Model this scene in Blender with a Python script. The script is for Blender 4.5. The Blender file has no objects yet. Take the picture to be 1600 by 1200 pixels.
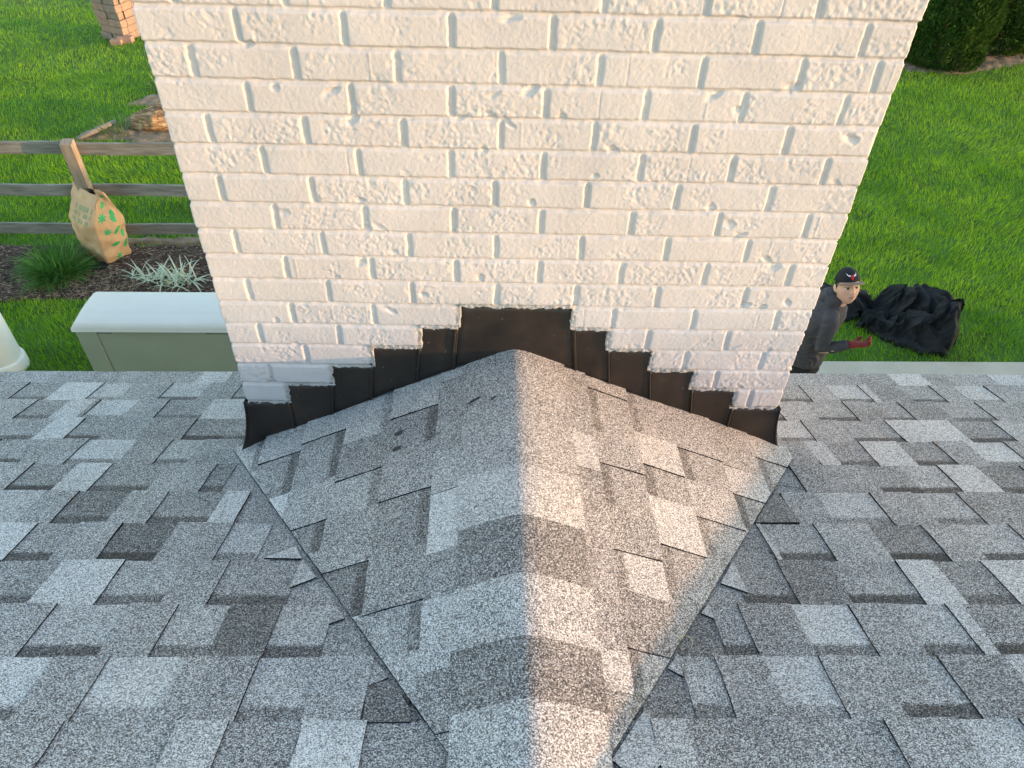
import bpy, bmesh, math, random
import numpy as np
from mathutils import Vector, Matrix, Euler, noise as mnoise

# ------------------------------------------------------------------ scene set-up
scene = bpy.context.scene
R = math.radians
rng = np.random.default_rng(7)
random.seed(11)

# camera (solved from the chimney brickwork, shingle courses and eave line)
F_PX, PITCH, YAW, ROLL = 1204.34, 0.75316, 0.02238, 0.01926
CAM = Vector((-0.0403, -1.54719, 1.73697))
fw = Vector((math.sin(YAW)*math.cos(PITCH), math.cos(YAW)*math.cos(PITCH), -math.sin(PITCH)))
rt = Vector((math.cos(YAW), -math.sin(YAW), 0.0))
up = rt.cross(fw)
rt2 = rt*math.cos(ROLL) + up*math.sin(ROLL)
up2 = -rt*math.sin(ROLL) + up*math.cos(ROLL)
camd = bpy.data.cameras.new('camera')
camd.sensor_width = 36.0
camd.lens = F_PX/1600.0*36.0
camd.clip_start = 0.02
camd.clip_end = 1000.0
cam = bpy.data.objects.new('camera', camd)
scene.collection.objects.link(cam)
cam.matrix_world = Matrix(((rt2.x, up2.x, -fw.x, CAM.x), (rt2.y, up2.y, -fw.y, CAM.y),
                           (rt2.z, up2.z, -fw.z, CAM.z), (0, 0, 0, 1)))
scene.camera = cam

# sun: low, from behind the camera to the right, just skimming the roof slope
TP = 0.39855                       # roof slope (rise over run)
SUN_AZ = R(78.0)                   # from -Y towards +X
prof = TP - 0.028
sdir = Vector((math.sin(SUN_AZ), -math.cos(SUN_AZ), prof*math.cos(SUN_AZ))).normalized()
SUN_EL = math.asin(sdir.z)
sund = bpy.data.lights.new('sun', 'SUN')
sund.energy = 0.95
sund.angle = R(0.35)
sund.color = (1.0, 0.57, 0.30)
sun = bpy.data.objects.new('sun', sund)
scene.collection.objects.link(sun)
sun.location = (20, -8, 12)
sun.rotation_euler = sdir.to_track_quat('Z', 'Y').to_euler()

world = bpy.data.worlds.new('World')
scene.world = world
world.use_nodes = True
wn = world.node_tree
bg = wn.nodes['Background']
sky = wn.nodes.new('ShaderNodeTexSky')
sky.sky_type = 'NISHITA'
sky.sun_disc = False
sky.sun_elevation = SUN_EL
sky.sun_rotation = math.atan2(sdir.x, sdir.y)
sky.air_density = 0.85
sky.dust_density = 0.45
sky.ozone_density = 0.8
wn.links.new(sky.outputs[0], bg.inputs[0])
bg.inputs[1].default_value = 0.15

scene.view_settings.view_transform = 'Standard'
scene.view_settings.look = 'None'
scene.view_settings.exposure = 2.95
scene.view_settings.gamma = 1.0
scene.cycles.max_bounces = 6
scene.cycles.diffuse_bounces = 3
scene.cycles.use_denoising = True
scene.cycles.denoiser = 'OPENIMAGEDENOISE'
scene.cycles.denoising_input_passes = 'RGB_ALBEDO_NORMAL'

# ------------------------------------------------------------------ helpers
def link(o, parent=None):
    scene.collection.objects.link(o)
    if parent is not None:
        o.parent = parent
    return o

def tag(o, label=None, cat=None, group=None, kind=None):
    if label: o['label'] = label
    if cat: o['category'] = cat
    if group: o['group'] = group
    if kind: o['kind'] = kind
    return o

def empty(name, loc, label, cat, group=None):
    o = bpy.data.objects.new(name, None)
    o.empty_display_size = 0.1
    o.location = loc
    link(o)
    return tag(o, label, cat, group)

def mesh_obj(name, verts, faces, mats, parent=None, smooth=False, attrs=None, mat_idx=None):
    """verts (n,3) world coordinates; faces list or (m,k) array of equal size faces"""
    me = bpy.data.meshes.new(name)
    verts = np.asarray(verts, dtype=np.float32)
    if isinstance(faces, np.ndarray):
        m, k = faces.shape
        me.vertices.add(len(verts)); me.vertices.foreach_set('co', verts.ravel())
        me.loops.add(m*k); me.loops.foreach_set('vertex_index', faces.astype(np.int32).ravel())
        me.polygons.add(m)
        me.polygons.foreach_set('loop_start', np.arange(0, m*k, k, dtype=np.int32))
        me.update(calc_edges=True)
    else:
        me.from_pydata([tuple(map(float, v)) for v in verts], [], faces)
    if not isinstance(mats, (list, tuple)): mats = [mats]
    for m_ in mats: me.materials.append(m_)
    if mat_idx is not None: me.polygons.foreach_set('material_index', np.asarray(mat_idx, dtype=np.int32))
    if attrs:
        for an, arr in attrs.items():
            arr = np.asarray(arr, dtype=np.float32)
            if arr.ndim == 2:
                a = me.attributes.new(an, 'FLOAT_COLOR', 'POINT')
                if arr.shape[1] == 3: arr = np.concatenate([arr, np.ones((len(arr), 1), np.float32)], 1)
                a.data.foreach_set('color', arr.ravel())
            else:
                a = me.attributes.new(an, 'FLOAT', 'POINT'); a.data.foreach_set('value', arr)
    me.polygons.foreach_set('use_smooth', np.full(len(me.polygons), bool(smooth)))
    me.validate()
    me.update()
    o = bpy.data.objects.new(name, me)
    link(o)
    if parent is not None:
        o.parent = parent
        o.matrix_parent_inverse = Matrix.Translation(-Vector(parent_loc(parent)))
    return o

def parent_loc(p):
    l = Vector(p.location)
    if p.parent is not None: l = l + p.matrix_parent_inverse.to_translation() + parent_loc(p.parent)
    return l

class MB:
    """collects pieces into one mesh (world coordinates)"""
    def __init__(s): s.v = []; s.f = []; s.mi = []; s.a = []
    def add(s, vs, fs, mi=0, a=0.0):
        b = len(s.v); s.v += [tuple(map(float, v)) for v in vs]
        s.f += [tuple(i+b for i in f) for f in fs]; s.mi += [mi]*len(fs)
        s.a += list(a) if isinstance(a, (list, np.ndarray)) else [a]*len(vs)
    def box(s, x0, x1, y0, y1, z0, z1, mi=0, a=0.0, M=None, bev=0.0):
        bm = bmesh.new()
        bmesh.ops.create_cube(bm, size=1.0)
        for v in bm.verts:
            v.co = Vector(((x0+x1)/2 + v.co.x*(x1-x0), (y0+y1)/2 + v.co.y*(y1-y0), (z0+z1)/2 + v.co.z*(z1-z0)))
        if bev > 0:
            bmesh.ops.bevel(bm, geom=bm.edges[:], offset=bev, segments=2, affect='EDGES', profile=0.6)
        bm.verts.index_update()
        vs = [(M @ v.co) if M is not None else v.co.copy() for v in bm.verts]
        fs = [tuple(v.index for v in f.verts) for f in bm.faces]
        bm.free(); s.add(vs, fs, mi, a)
    def tube(s, pts, radii, n=10, mi=0, caps=True, a=0.0):
        pts = [Vector(p) for p in pts]; vs = []; fs = []
        ref = None
        for i, p in enumerate(pts):
            t = (pts[min(i+1, len(pts)-1)] - pts[max(i-1, 0)]).normalized()
            if ref is None:
                ref = Vector((0, 0, 1)) if abs(t.z) < 0.9 else Vector((1, 0, 0))
            x = t.cross(ref).normalized(); y = t.cross(x).normalized(); ref = -y if False else ref
            for k in range(n):
                an = 2*math.pi*k/n
                vs.append(p + (x*math.cos(an) + y*math.sin(an))*radii[i])
        for i in range(len(pts)-1):
            for k in range(n):
                fs.append((i*n+k, i*n+(k+1) % n, (i+1)*n+(k+1) % n, (i+1)*n+k))
        if caps:
            fs.append(tuple(range(n))[::-1]); fs.append(tuple((len(pts)-1)*n+k for k in range(n)))
        s.add(vs, fs, mi, a)
    def build(s, name, mats, parent=None, smooth=False, attr=None):
        o = mesh_obj(name, s.v, s.f, mats, parent, smooth, {attr: s.a} if attr else None, s.mi)
        bm = bmesh.new(); bm.from_mesh(o.data)
        bmesh.ops.recalc_face_normals(bm, faces=bm.faces[:]); bm.to_mesh(o.data); bm.free()
        return o

def vnoise(x, y, seed=0):
    """smooth value noise on arrays, range -1..1"""
    g = np.random.default_rng(seed).random((256, 256)).astype(np.float32)*2-1
    xi = np.floor(x).astype(np.int64); yi = np.floor(y).astype(np.int64)
    fx = (x-xi); fy = (y-yi); fx = fx*fx*(3-2*fx); fy = fy*fy*(3-2*fy)
    x0 = xi & 255; x1 = (xi+1) & 255; y0 = yi & 255; y1 = (yi+1) & 255
    return (g[x0, y0]*(1-fx)+g[x1, y0]*fx)*(1-fy) + (g[x0, y1]*(1-fx)+g[x1, y1]*fx)*fy

def fbm(x, y, s, octv=3, seed=0, gain=0.5):
    r = 0; a = 1.0; t = 0
    for i in range(octv):
        r = r + a*vnoise(x/s*2**i+13.7*i, y/s*2**i+7.1*i, seed+i); t += a; a *= gain
    return r/t

def sstep(a, b, x):
    t = np.clip((x-a)/(b-a), 0, 1); return t*t*(3-2*t)

# ------------------------------------------------------------------ materials
def new_mat(name):
    m = bpy.data.materials.new(name); m.use_nodes = True
    nt = m.node_tree; b = nt.nodes['Principled BSDF']
    b.inputs['Specular IOR Level'].default_value = 0.3
    return m, nt, b

def N(nt, t, **kw):
    n = nt.nodes.new(t)
    for k, v in kw.items():
        if k in n.inputs.keys() if hasattr(n.inputs, 'keys') else False: n.inputs[k].default_value = v
        else: setattr(n, k, v)
    return n

def ramp(nt, src, stops, interp='LINEAR'):
    r = nt.nodes.new('ShaderNodeValToRGB'); r.color_ramp.interpolation = interp
    e = r.color_ramp.elements
    while len(e) > 1: e.remove(e[-1])
    e[0].position = stops[0][0]; e[0].color = (*stops[0][1], 1)
    for p_, c in stops[1:]:
        q = e.new(p_); q.color = (*c, 1)
    nt.links.new(src, r.inputs[0]); return r.outputs[0]

def mathn(nt, op, a, b=None, c=None):
    n = nt.nodes.new('ShaderNodeMath'); n.operation = op
    for i, v in enumerate((a, b, c)):
        if v is None: continue
        if isinstance(v, (int, float)): n.inputs[i].default_value = v
        else: nt.links.new(v, n.inputs[i])
    return n.outputs[0]

def mixc(nt, fac, a, b, mode='MIX'):
    n = nt.nodes.new('ShaderNodeMix'); n.data_type = 'RGBA'; n.blend_type = mode
    for s_, v in ((n.inputs[0], fac), (n.inputs[6], a), (n.inputs[7], b)):
        if isinstance(v, (int, float)): s_.default_value = v
        elif isinstance(v, tuple): s_.default_value = (*v, 1) if len(v) == 3 else v
        else: nt.links.new(v, s_)
    return n.outputs[2]

def texco(nt, scale=(1, 1, 1), out='Object'):
    t = nt.nodes.new('ShaderNodeTexCoord'); m = nt.nodes.new('ShaderNodeMapping')
    m.inputs['Scale'].default_value = scale
    nt.links.new(t.outputs[out], m.inputs[0]); return m.outputs[0]

def noise_t(nt, vec, scale, detail=3, rough=0.5):
    n = nt.nodes.new('ShaderNodeTexNoise'); n.inputs['Scale'].default_value = scale
    n.inputs['Detail'].default_value = detail; n.inputs['Roughness'].default_value = rough
    nt.links.new(vec, n.inputs['Vector']); return n.outputs[0]

def bump(nt, b, height, strength=0.3, dist=0.01):
    n = nt.nodes.new('ShaderNodeBump'); n.inputs['Strength'].default_value = strength
    n.inputs['Distance'].default_value = dist
    nt.links.new(height, n.inputs['Height']); nt.links.new(n.outputs[0], b.inputs['Normal'])

def attr_n(nt, name):
    n = nt.nodes.new('ShaderNodeAttribute'); n.attribute_name = name; return n

def simple_mat(name, col, rough=0.6, var=0.15, scale=8.0, metallic=0.0, bstr=0.15, bdist=0.003, spec=0.3, stretch=(1, 1, 1)):
    m, nt, b = new_mat(name)
    v = texco(nt, stretch)
    n1 = noise_t(nt, v, scale, 5, 0.6)
    d = tuple(max(0, c*(1-var)) for c in col); l = tuple(min(1, c*(1+var)) for c in col)
    c = ramp(nt, n1, [(0.3, d), (0.7, l)])
    nt.links.new(c, b.inputs['Base Color'])
    b.inputs['Roughness'].default_value = rough; b.inputs['Metallic'].default_value = metallic
    b.inputs['Specular IOR Level'].default_value = spec
    if bstr: bump(nt, b, noise_t(nt, v, scale*6, 4, 0.6), bstr, bdist)
    return m

def shingle_material():
    m, nt, b = new_mat('asphalt_shingle')
    v = texco(nt)
    a = attr_n(nt, 'tone')
    sp = nt.nodes.new('ShaderNodeSeparateColor'); nt.links.new(a.outputs['Color'], sp.inputs[0])
    tone, band, wall = sp.outputs[0], sp.outputs[1], sp.outputs[2]
    tone = mathn(nt, 'ADD', 0.5, mathn(nt, 'MULTIPLY', mathn(nt, 'SUBTRACT', tone, 0.5), 0.92))
    def cells(scale):
        n = nt.nodes.new('ShaderNodeTexVoronoi'); n.inputs['Scale'].default_value = scale
        nt.links.new(v, n.inputs['Vector'])
        s_ = nt.nodes.new('ShaderNodeSeparateColor'); nt.links.new(n.outputs['Color'], s_.inputs[0])
        return s_.outputs[0], n.outputs['Distance'], s_.outputs[1]
    r1, d1, h1 = cells(560.0)
    r2, d2, h2 = cells(950.0)
    g = mathn(nt, 'ADD', mathn(nt, 'MULTIPLY', r1, 0.72), mathn(nt, 'MULTIPLY', r2, 0.28))
    # soft blotches of granule mix inside each shingle
    n1 = noise_t(nt, v, 9.0, 4, 0.6)
    t2 = mathn(nt, 'ADD', tone, mathn(nt, 'MULTIPLY', mathn(nt, 'SUBTRACT', n1, 0.5), 0.32))
    # shadow-line granule band blended into the upper end of the cut-outs
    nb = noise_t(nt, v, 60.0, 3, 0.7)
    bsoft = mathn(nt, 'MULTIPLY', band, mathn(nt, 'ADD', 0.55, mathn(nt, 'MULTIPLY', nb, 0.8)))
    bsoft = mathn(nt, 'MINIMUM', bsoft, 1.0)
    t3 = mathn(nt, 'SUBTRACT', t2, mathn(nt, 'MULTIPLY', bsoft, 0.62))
    x = mathn(nt, 'ADD', g, mathn(nt, 'MULTIPLY', mathn(nt, 'SUBTRACT', t3, 0.5), 0.62))
    col = ramp(nt, x, [(0.10, (0.033, 0.032, 0.032)), (0.32, (0.092, 0.090, 0.090)), (0.50, (0.225, 0.22, 0.216)),
                       (0.68, (0.45, 0.44, 0.43)), (0.86, (0.68, 0.665, 0.65)), (1.0, (0.72, 0.71, 0.69))])
    # slight brownish granules
    col = mixc(nt, mathn(nt, 'MULTIPLY', mathn(nt, 'GREATER_THAN', h1, 0.80), 0.40), col, (0.22, 0.15, 0.10))
    n3 = noise_t(nt, v, 2.3, 3, 0.5)
    col = mixc(nt, 0.22, col, ramp(nt, n3, [(0.35, (0.80, 0.86, 1.0)), (0.65, (1.0, 0.90, 0.84))]), 'MULTIPLY')
    col = mixc(nt, wall, col, (0.012, 0.012, 0.012))
    nt.links.new(col, b.inputs['Base Color'])
    b.inputs['Roughness'].default_value = 0.9
    b.inputs['Specular IOR Level'].default_value = 0.18
    bump(nt, b, mathn(nt, 'ADD', mathn(nt, 'MULTIPLY', d1, -1.0), mathn(nt, 'MULTIPLY', r2, 0.6)), 0.5, 0.0012)
    return m

def brick_paint_material():
    m, nt, b = new_mat('white_painted_brick')
    v = texco(nt)
    a = attr_n(nt, 'dirt')
    n1 = noise_t(nt, v, 5.0, 4, 0.6)
    base = ramp(nt, n1, [(0.3, (0.42, 0.395, 0.40)), (0.7, (0.495, 0.465, 0.468))])
    n2 = noise_t(nt, v, 160.0, 4, 0.7)
    dirt = mixc(nt, n2, (0.46, 0.44, 0.42), (0.13, 0.115, 0.10))
    n4 = noise_t(nt, v, 45.0, 3, 0.7)
    fac = mathn(nt, 'MULTIPLY', a.outputs['Fac'], mathn(nt, 'MULTIPLY', mathn(nt, 'SUBTRACT', n4, 0.22), 4.0))
    fac = mathn(nt, 'MINIMUM', mathn(nt, 'MAXIMUM', fac, 0.0), 1.0)
    col = mixc(nt, fac, base, dirt)
    nt.links.new(col, b.inputs['Base Color'])
    b.inputs['Roughness'].default_value = 0.62
    n3 = noise_t(nt, v, 520.0, 3, 0.7)
    n5 = noise_t(nt, v, 150.0, 3, 0.6)
    bump(nt, b, mathn(nt, 'ADD', mathn(nt, 'MULTIPLY', n3, 0.5), n5), 0.6, 0.0018)
    return m

def flashing_material():
    m, nt, b = new_mat('bronze_flashing')
    v = texco(nt)
    n1 = noise_t(nt, v, 9.0, 5, 0.65)
    col = ramp(nt, n1, [(0.3, (0.012, 0.010, 0.009)), (0.6, (0.026, 0.019, 0.015)), (0.8, (0.05, 0.032, 0.022))])
    n2 = noise_t(nt, v, 90.0, 3, 0.6)
    col = mixc(nt, ramp(nt, n2, [(0.70, (0, 0, 0)), (0.76, (1, 1, 1))]), col, (0.16, 0.14, 0.12))
    nt.links.new(col, b.inputs['Base Color'])
    nt.links.new(ramp(nt, n1, [(0.2, (0.32, 0.32, 0.32)), (0.8, (0.58, 0.58, 0.58))]), b.inputs['Roughness'])
    b.inputs['Specular IOR Level'].default_value = 0.35
    bump(nt, b, noise_t(nt, v, 14.0, 3, 0.5), 0.35, 0.006)
    return m

def veg_material(name, lo, mid, hi, rough=0.55, transl=0.25, patch=0.6):
    m, nt, b = new_mat(name)
    a = attr_n(nt, 'rnd')
    v = texco(nt)
    n1 = noise_t(nt, v, patch, 4, 0.6)
    f = mathn(nt, 'ADD', mathn(nt, 'MULTIPLY', a.outputs['Fac'], 0.55), mathn(nt, 'MULTIPLY', n1, 0.45))
    col = ramp(nt, f, [(0.15, lo), (0.5, mid), (0.85, hi)])
    nt.links.new(col, b.inputs['Base Color'])
    b.inputs['Roughness'].default_value = rough
    b.inputs['Specular IOR Level'].default_value = 0.1
    tr = nt.nodes.new('ShaderNodeBsdfTranslucent'); nt.links.new(col, tr.inputs[0])
    mx = nt.nodes.new('ShaderNodeMixShader'); mx.inputs[0].default_value = transl
    nt.links.new(b.outputs[0], mx.inputs[1]); nt.links.new(tr.outputs[0], mx.inputs[2])
    nt.links.new(mx.outputs[0], nt.nodes['Material Output'].inputs[0])
    return m

def wood_material(name, a_, b_, axis=(1, 12, 12), sc=3.0):
    m, nt, b = new_mat(name)
    v = texco(nt, axis)
    n1 = noise_t(nt, v, sc, 6, 0.65)
    v2 = texco(nt)
    n2 = noise_t(nt, v2, 2.5, 3, 0.5)
    col = ramp(nt, n1, [(0.3, a_), (0.7, b_)])
    col = mixc(nt, 0.5, col, ramp(nt, n2, [(0.35, (0.6, 0.58, 0.56)), (0.65, (1, 1, 1))]), 'MULTIPLY')
    nt.links.new(col, b.inputs['Base Color']); b.inputs['Roughness'].default_value = 0.85
    bump(nt, b, n1, 0.5, 0.004)
    return m

M_SH = shingle_material()
M_BRICK = brick_paint_material()
M_FL = flashing_material()
M_WALL = simple_mat('house_siding', (0.62, 0.60, 0.56), 0.7)
M_FASCIA = simple_mat('painted_fascia', (0.60, 0.60, 0.58), 0.5)
M_DRIP = simple_mat('dark_drip_edge', (0.10, 0.10, 0.10), 0.5)
M_TAR = simple_mat('roof_tar', (0.035, 0.035, 0.037), 0.6, 0.4, 60)
M_CAPST = simple_mat('chimney_cap_concrete', (0.45, 0.44, 0.42), 0.9, 0.2, 12)

# ------------------------------------------------------------------ tables measured on the photo, in metres
JOINTS = {16: [-0.669, -0.462, -0.271, -0.067, 0.14, 0.333, 0.55], 15: [-0.561, -0.358, -0.151, 0.046, 0.246, 0.442, 0.654], 14: [-0.663, -0.461, -0.259, -0.054, 0.144, 0.35, 0.549, 0.703], 13: [-0.567, -0.357, -0.155, 0.041, 0.246, 0.448, 0.657], 12: [-0.663, -0.461, -0.256, -0.051, 0.146, 0.354, 0.559, 0.752], 11: [-0.562, -0.358, -0.159, 0.044, 0.253, 0.455, 0.661], 10: [-0.669, -0.469, -0.263, -0.062, 0.143, 0.346, 0.557], 9: [-0.563, -0.358, -0.157, 0.044, 0.253, 0.455, 0.662], 8: [-0.666, -0.465, -0.262, -0.06, 0.142, 0.346, 0.538], 7: [-0.562, -0.357, -0.153, 0.047, 0.248, 0.452, 0.659], 6: [-0.665, -0.469, -0.264, -0.055, 0.142, 0.345, 0.565], 5: [-0.57, -0.365, 0.244, 0.45, 0.663], 4: [-0.665, -0.461, 0.343, 0.552], 3: [-0.556, 0.454, 0.661], 2: [-0.664, 0.55], 1: [0.662]}
TABL = {1: [(-1.854, 0.55, 0), (-1.701, 0.5, 0), (-1.556, 0.42, 0), (-1.453, 0.5, 0), (-1.3, 0.48, 0), (-1.159, 0.8, 0), (-1.044, 0.5, 0)], 2: [(-1.862, 0.5, 0), (-1.743, 0.45, 1), (-1.613, 0.85, 0), (-1.477, 0.7, 1), (-1.364, 0.5, 0), (-1.228, 0.7, 1), (-1.091, 0.5, 0), (-0.975, 0.5, 1)], 3: [(-1.784, 0.55, 0), (-1.629, 0.45, 1), (-1.514, 0.75, 0), (-1.426, 0.38, 0), (-1.411, 0.75, 1), (-1.281, 0.5, 0), (-1.176, 0.48, 1), (-1.023, 0.75, 0)], 4: [(-1.661, 0.5, 1), (-1.478, 0.8, 0), (-1.385, 0.45, 1), (-1.275, 0.45, 0), (-1.159, 0.4, 0), (-1.023, 0.4, 1)], 5: [(-1.562, 0.5, 1), (-1.427, 0.52, 0), (-1.296, 0.75, 1), (-1.145, 0.45, 0), (-1.041, 0.58, 1), (-0.944, 0.5, 0)], 6: [(-1.481, 0.55, 0), (-1.374, 0.42, 1), (-1.247, 0.82, 0), (-1.15, 0.4, 1), (-0.991, 0.5, 0), (-0.851, 0.36, 1), (-0.796, 0.5, 2)], 7: [(-1.376, 0.65, 0), (-1.25, 0.5, 0), (-1.163, 0.2, 1), (-1.026, 0.55, 0), (-0.925, 0.42, 1), (-0.772, 0.85, 0), (-0.707, 0.5, 2)], 8: [(-1.316, 0.85, 0), (-1.185, 0.48, 1), (-1.08, 0.55, 0), (-0.974, 0.2, 1), (-0.839, 0.45, 0), (-0.703, 0.7, 1), (-0.605, 0.5, 2)], 9: [(-1.209, 0.5, 0), (-1.183, 0.45, 1), (-1.039, 0.85, 0), (-0.898, 0.5, 1), (-0.76, 0.5, 0), (-0.66, 0.5, 1), (-0.495, 0.55, 2)], 10: [(-1.117, 0.5, 0), (-0.969, 0.62, 1), (-0.813, 0.5, 0), (-0.715, 0.62, 1), (-0.605, 0.18, 0), (-0.497, 0.62, 1), (-0.387, 0.5, 2)], 11: [(-1.03, 0.85, 1), (-0.89, 0.5, 0), (-0.785, 0.82, 1), (-0.636, 0.5, 0), (-0.499, 0.62, 1), (-0.384, 0.62, 0), (-0.28, 0.45, 2)], 12: [(-1.05, 0.5, 0), (-0.788, 0.48, 1), (-0.593, 0.72, 0), (-0.505, 0.45, 1), (-0.379, 0.9, 0), (-0.267, 0.5, 2)]}
TABR = {1: [(0.826, 0.6, 0), (1.134, 0.5, 0), (1.332, 0.42, 0), (1.444, 0.8, 0), (1.573, 0.42, 0), (1.659, 0.5, 0), (1.827, 0.72, 0)], 2: [(0.778, 0.55, 1), (1.064, 0.5, 0), (1.163, 0.75, 1), (1.282, 0.7, 0), (1.312, 0.38, 0), (1.422, 0.5, 1), (1.546, 0.5, 0), (1.632, 0.72, 1), (1.75, 0.5, 0)], 3: [(0.734, 0.5, 1), (0.911, 0.65, 0), (1.026, 0.5, 1), (1.159, 0.45, 0), (1.242, 0.42, 1), (1.353, 0.35, 0), (1.483, 0.52, 1), (1.627, 0.5, 0)], 4: [(0.691, 0.5, 0), (0.846, 0.75, 1), (0.954, 0.5, 0), (1.076, 0.5, 1), (1.234, 0.8, 0), (1.345, 0.78, 0), (1.445, 0.4, 1), (1.593, 0.6, 0)], 5: [(0.741, 0.5, 0), (0.906, 0.7, 0), (0.966, 0.42, 1), (1.077, 0.82, 0), (1.192, 0.42, 1), (1.313, 0.5, 0), (1.409, 0.8, 1), (1.533, 0.5, 0)], 6: [(0.655, 0.45, 2), (0.804, 0.4, 0), (0.87, 0.5, 0), (1.014, 0.45, 1), (1.124, 0.6, 1), (1.238, 0.8, 0), (1.35, 0.3, 1), (1.483, 0.5, 0)], 7: [(0.558, 0.35, 2), (0.723, 0.52, 0), (0.819, 0.7, 1), (0.967, 0.5, 0), (1.081, 0.62, 1), (1.207, 0.42, 0), (1.36, 0.5, 1)], 8: [(0.438, 0.45, 2), (0.615, 0.52, 1), (0.754, 0.58, 0), (0.889, 0.28, 1), (1.027, 0.5, 0), (1.116, 0.6, 1), (1.253, 0.5, 0)], 9: [(0.4, 0.5, 2), (0.495, 0.42, 1), (0.608, 0.3, 0), (0.724, 0.5, 1), (0.884, 0.75, 0), (0.974, 0.42, 1), (1.088, 0.8, 0)], 10: [(0.312, 0.25, 2), (0.409, 0.5, 1), (0.47, 0.45, 0), (0.583, 0.85, 1), (0.706, 0.5, 0), (0.804, 0.6, 1), (0.917, 0.72, 0), (0.95, 0.4, 1), (1.096, 0.5, 0)], 11: [(0.209, 0.35, 2), (0.31, 0.62, 1), (0.379, 0.48, 0), (0.474, 0.78, 1), (0.581, 0.5, 0), (0.684, 0.55, 1), (0.816, 0.4, 0)], 12: [(0.192, 0.7, 2), (0.226, 0.65, 0), (0.286, 0.45, 0), (0.397, 0.45, 1), (0.634, 0.5, 0), (0.76, 0.68, 1), (0.876, 0.5, 0)]}
PIECES = [[(-0.525, -0.469), (-0.498, -0.515), (-0.586, -0.513)], [(-0.497, -0.518), (-0.448, -0.582), (-0.498, -0.617)], [(-0.386, -0.674), (-0.358, -0.715), (-0.388, -0.732)], [(-0.281, -0.826), (-0.245, -0.874), (-0.279, -0.893)], [(-0.244, -0.878), (-0.195, -0.945), (-0.192, -0.974), (-0.275, -0.974), (-0.281, -0.895)], [(-0.213, -0.916), (-0.198, -0.916), (-0.2, -0.936)], [(0.506, -0.524), (0.506, -0.636), (0.455, -0.604)], [(0.409, -0.671), (0.409, -0.718), (0.385, -0.701)], [(0.31, -0.816), (0.307, -0.874), (0.282, -0.853)], [(0.221, -0.947), (0.227, -0.961), (0.226, -1.058), (0.19, -1.095), (0.147, -1.05)], [(0.72, -0.219), (0.724, -0.368), (0.611, -0.368), (0.676, -0.27)], [(0.61, -0.371), (0.62, -0.374), (0.626, -0.522), (0.613, -0.52)]]
CL = {0: [(-0.069, 0.7, 0), (0.03, 0.5, 0), (0.304, 0.62, 0), (0.435, 0.85, 0), (0.604, 0.45, 0), (0.718, 0.7, 0), (0.876, 0.45, 0)], 1: [(-0.095, 0.72, 0), (0.107, 0.42, 1), (0.241, 0.5, 0), (0.401, 0.42, 1), (0.563, 0.45, 0), (0.707, 0.5, 1), (0.817, 0.65, 0), (0.906, 0.45, 0)], 2: [(-0.044, 0.72, 1), (0.138, 0.45, 0), (0.273, 0.6, 1), (0.396, 0.47, 0), (0.561, 0.25, 1), (0.7, 0.6, 0)], 3: [(-0.143, 0.68, 0), (0.067, 0.5, 1), (0.244, 0.52, 0), (0.387, 0.35, 1), (0.484, 0.5, 0)], 4: [(-0.082, 0.6, 0), (0.086, 0.45, 1), (0.243, 0.88, 0)], 5: [(-0.161, 0.6, 1), (0.103, 0.7, 0)]}
CR = {0: [(0.017, 0.5, 0), (0.248, 0.85, 0), (0.371, 0.45, 0), (0.439, 0.5, 0), (0.84, 0.72, 0), (0.923, 0.5, 0)], 1: [(-0.092, 0.5, 0), (0.041, 0.52, 1), (0.213, 0.5, 0), (0.327, 0.48, 1), (0.458, 0.5, 0), (0.588, 0.85, 1), (0.69, 0.36, 0), (0.824, 0.6, 1), (0.932, 0.5, 0)], 2: [(-0.057, 0.5, 1), (0.159, 0.85, 0), (0.28, 0.45, 1), (0.387, 0.85, 0), (0.534, 0.5, 1), (0.677, 0.5, 0)], 3: [(-0.014, 0.5, 0), (0.162, 0.5, 1), (0.281, 0.6, 0), (0.404, 0.5, 1), (0.522, 0.5, 0)], 4: [(0.04, 0.5, 0), (0.168, 0.68, 0), (0.272, 0.5, 1)], 5: [(0.021, 0.6, 0)]}
STEPX = [-0.631, -0.5003, -0.385, -0.2537, -0.1524, 0.1406, 0.2405, 0.3624, 0.4897, 0.6185]
FOOT = [(-0.80, -0.014), (-0.646, 0.088), (-0.506, 0.17), (-0.382, 0.235), (-0.254, 0.301), (-0.131, 0.359), (-0.012, 0.398),
        (0.154, 0.337), (0.275, 0.274), (0.391, 0.214), (0.523, 0.143), (0.639, 0.082), (0.80, -0.004)]
DL = 0.01256                       # the chimney leans very slightly
H_C, Z_C = 0.06956, 0.20474        # course height, bottom of the first full course
W2 = 0.75
SN = Vector((0, TP, 1)).normalized()

house = empty('house', (4.0, -4.0, -3.0), 'single-storey house with grey asphalt shingle roof and white painted brick chimney at the eave', 'house')

# ---------- main roof: laminated shingles, every course with raised teeth and recessed cut-outs
EAVE_Y, RIDGE_Y = 0.619, -1.45  # ridge is out of view, set for its shadow edge on the cricket
X_L, X_R = -7.5, 26.0  # unseen roof ends; the right one is set for its shadow on the lawn

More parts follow.
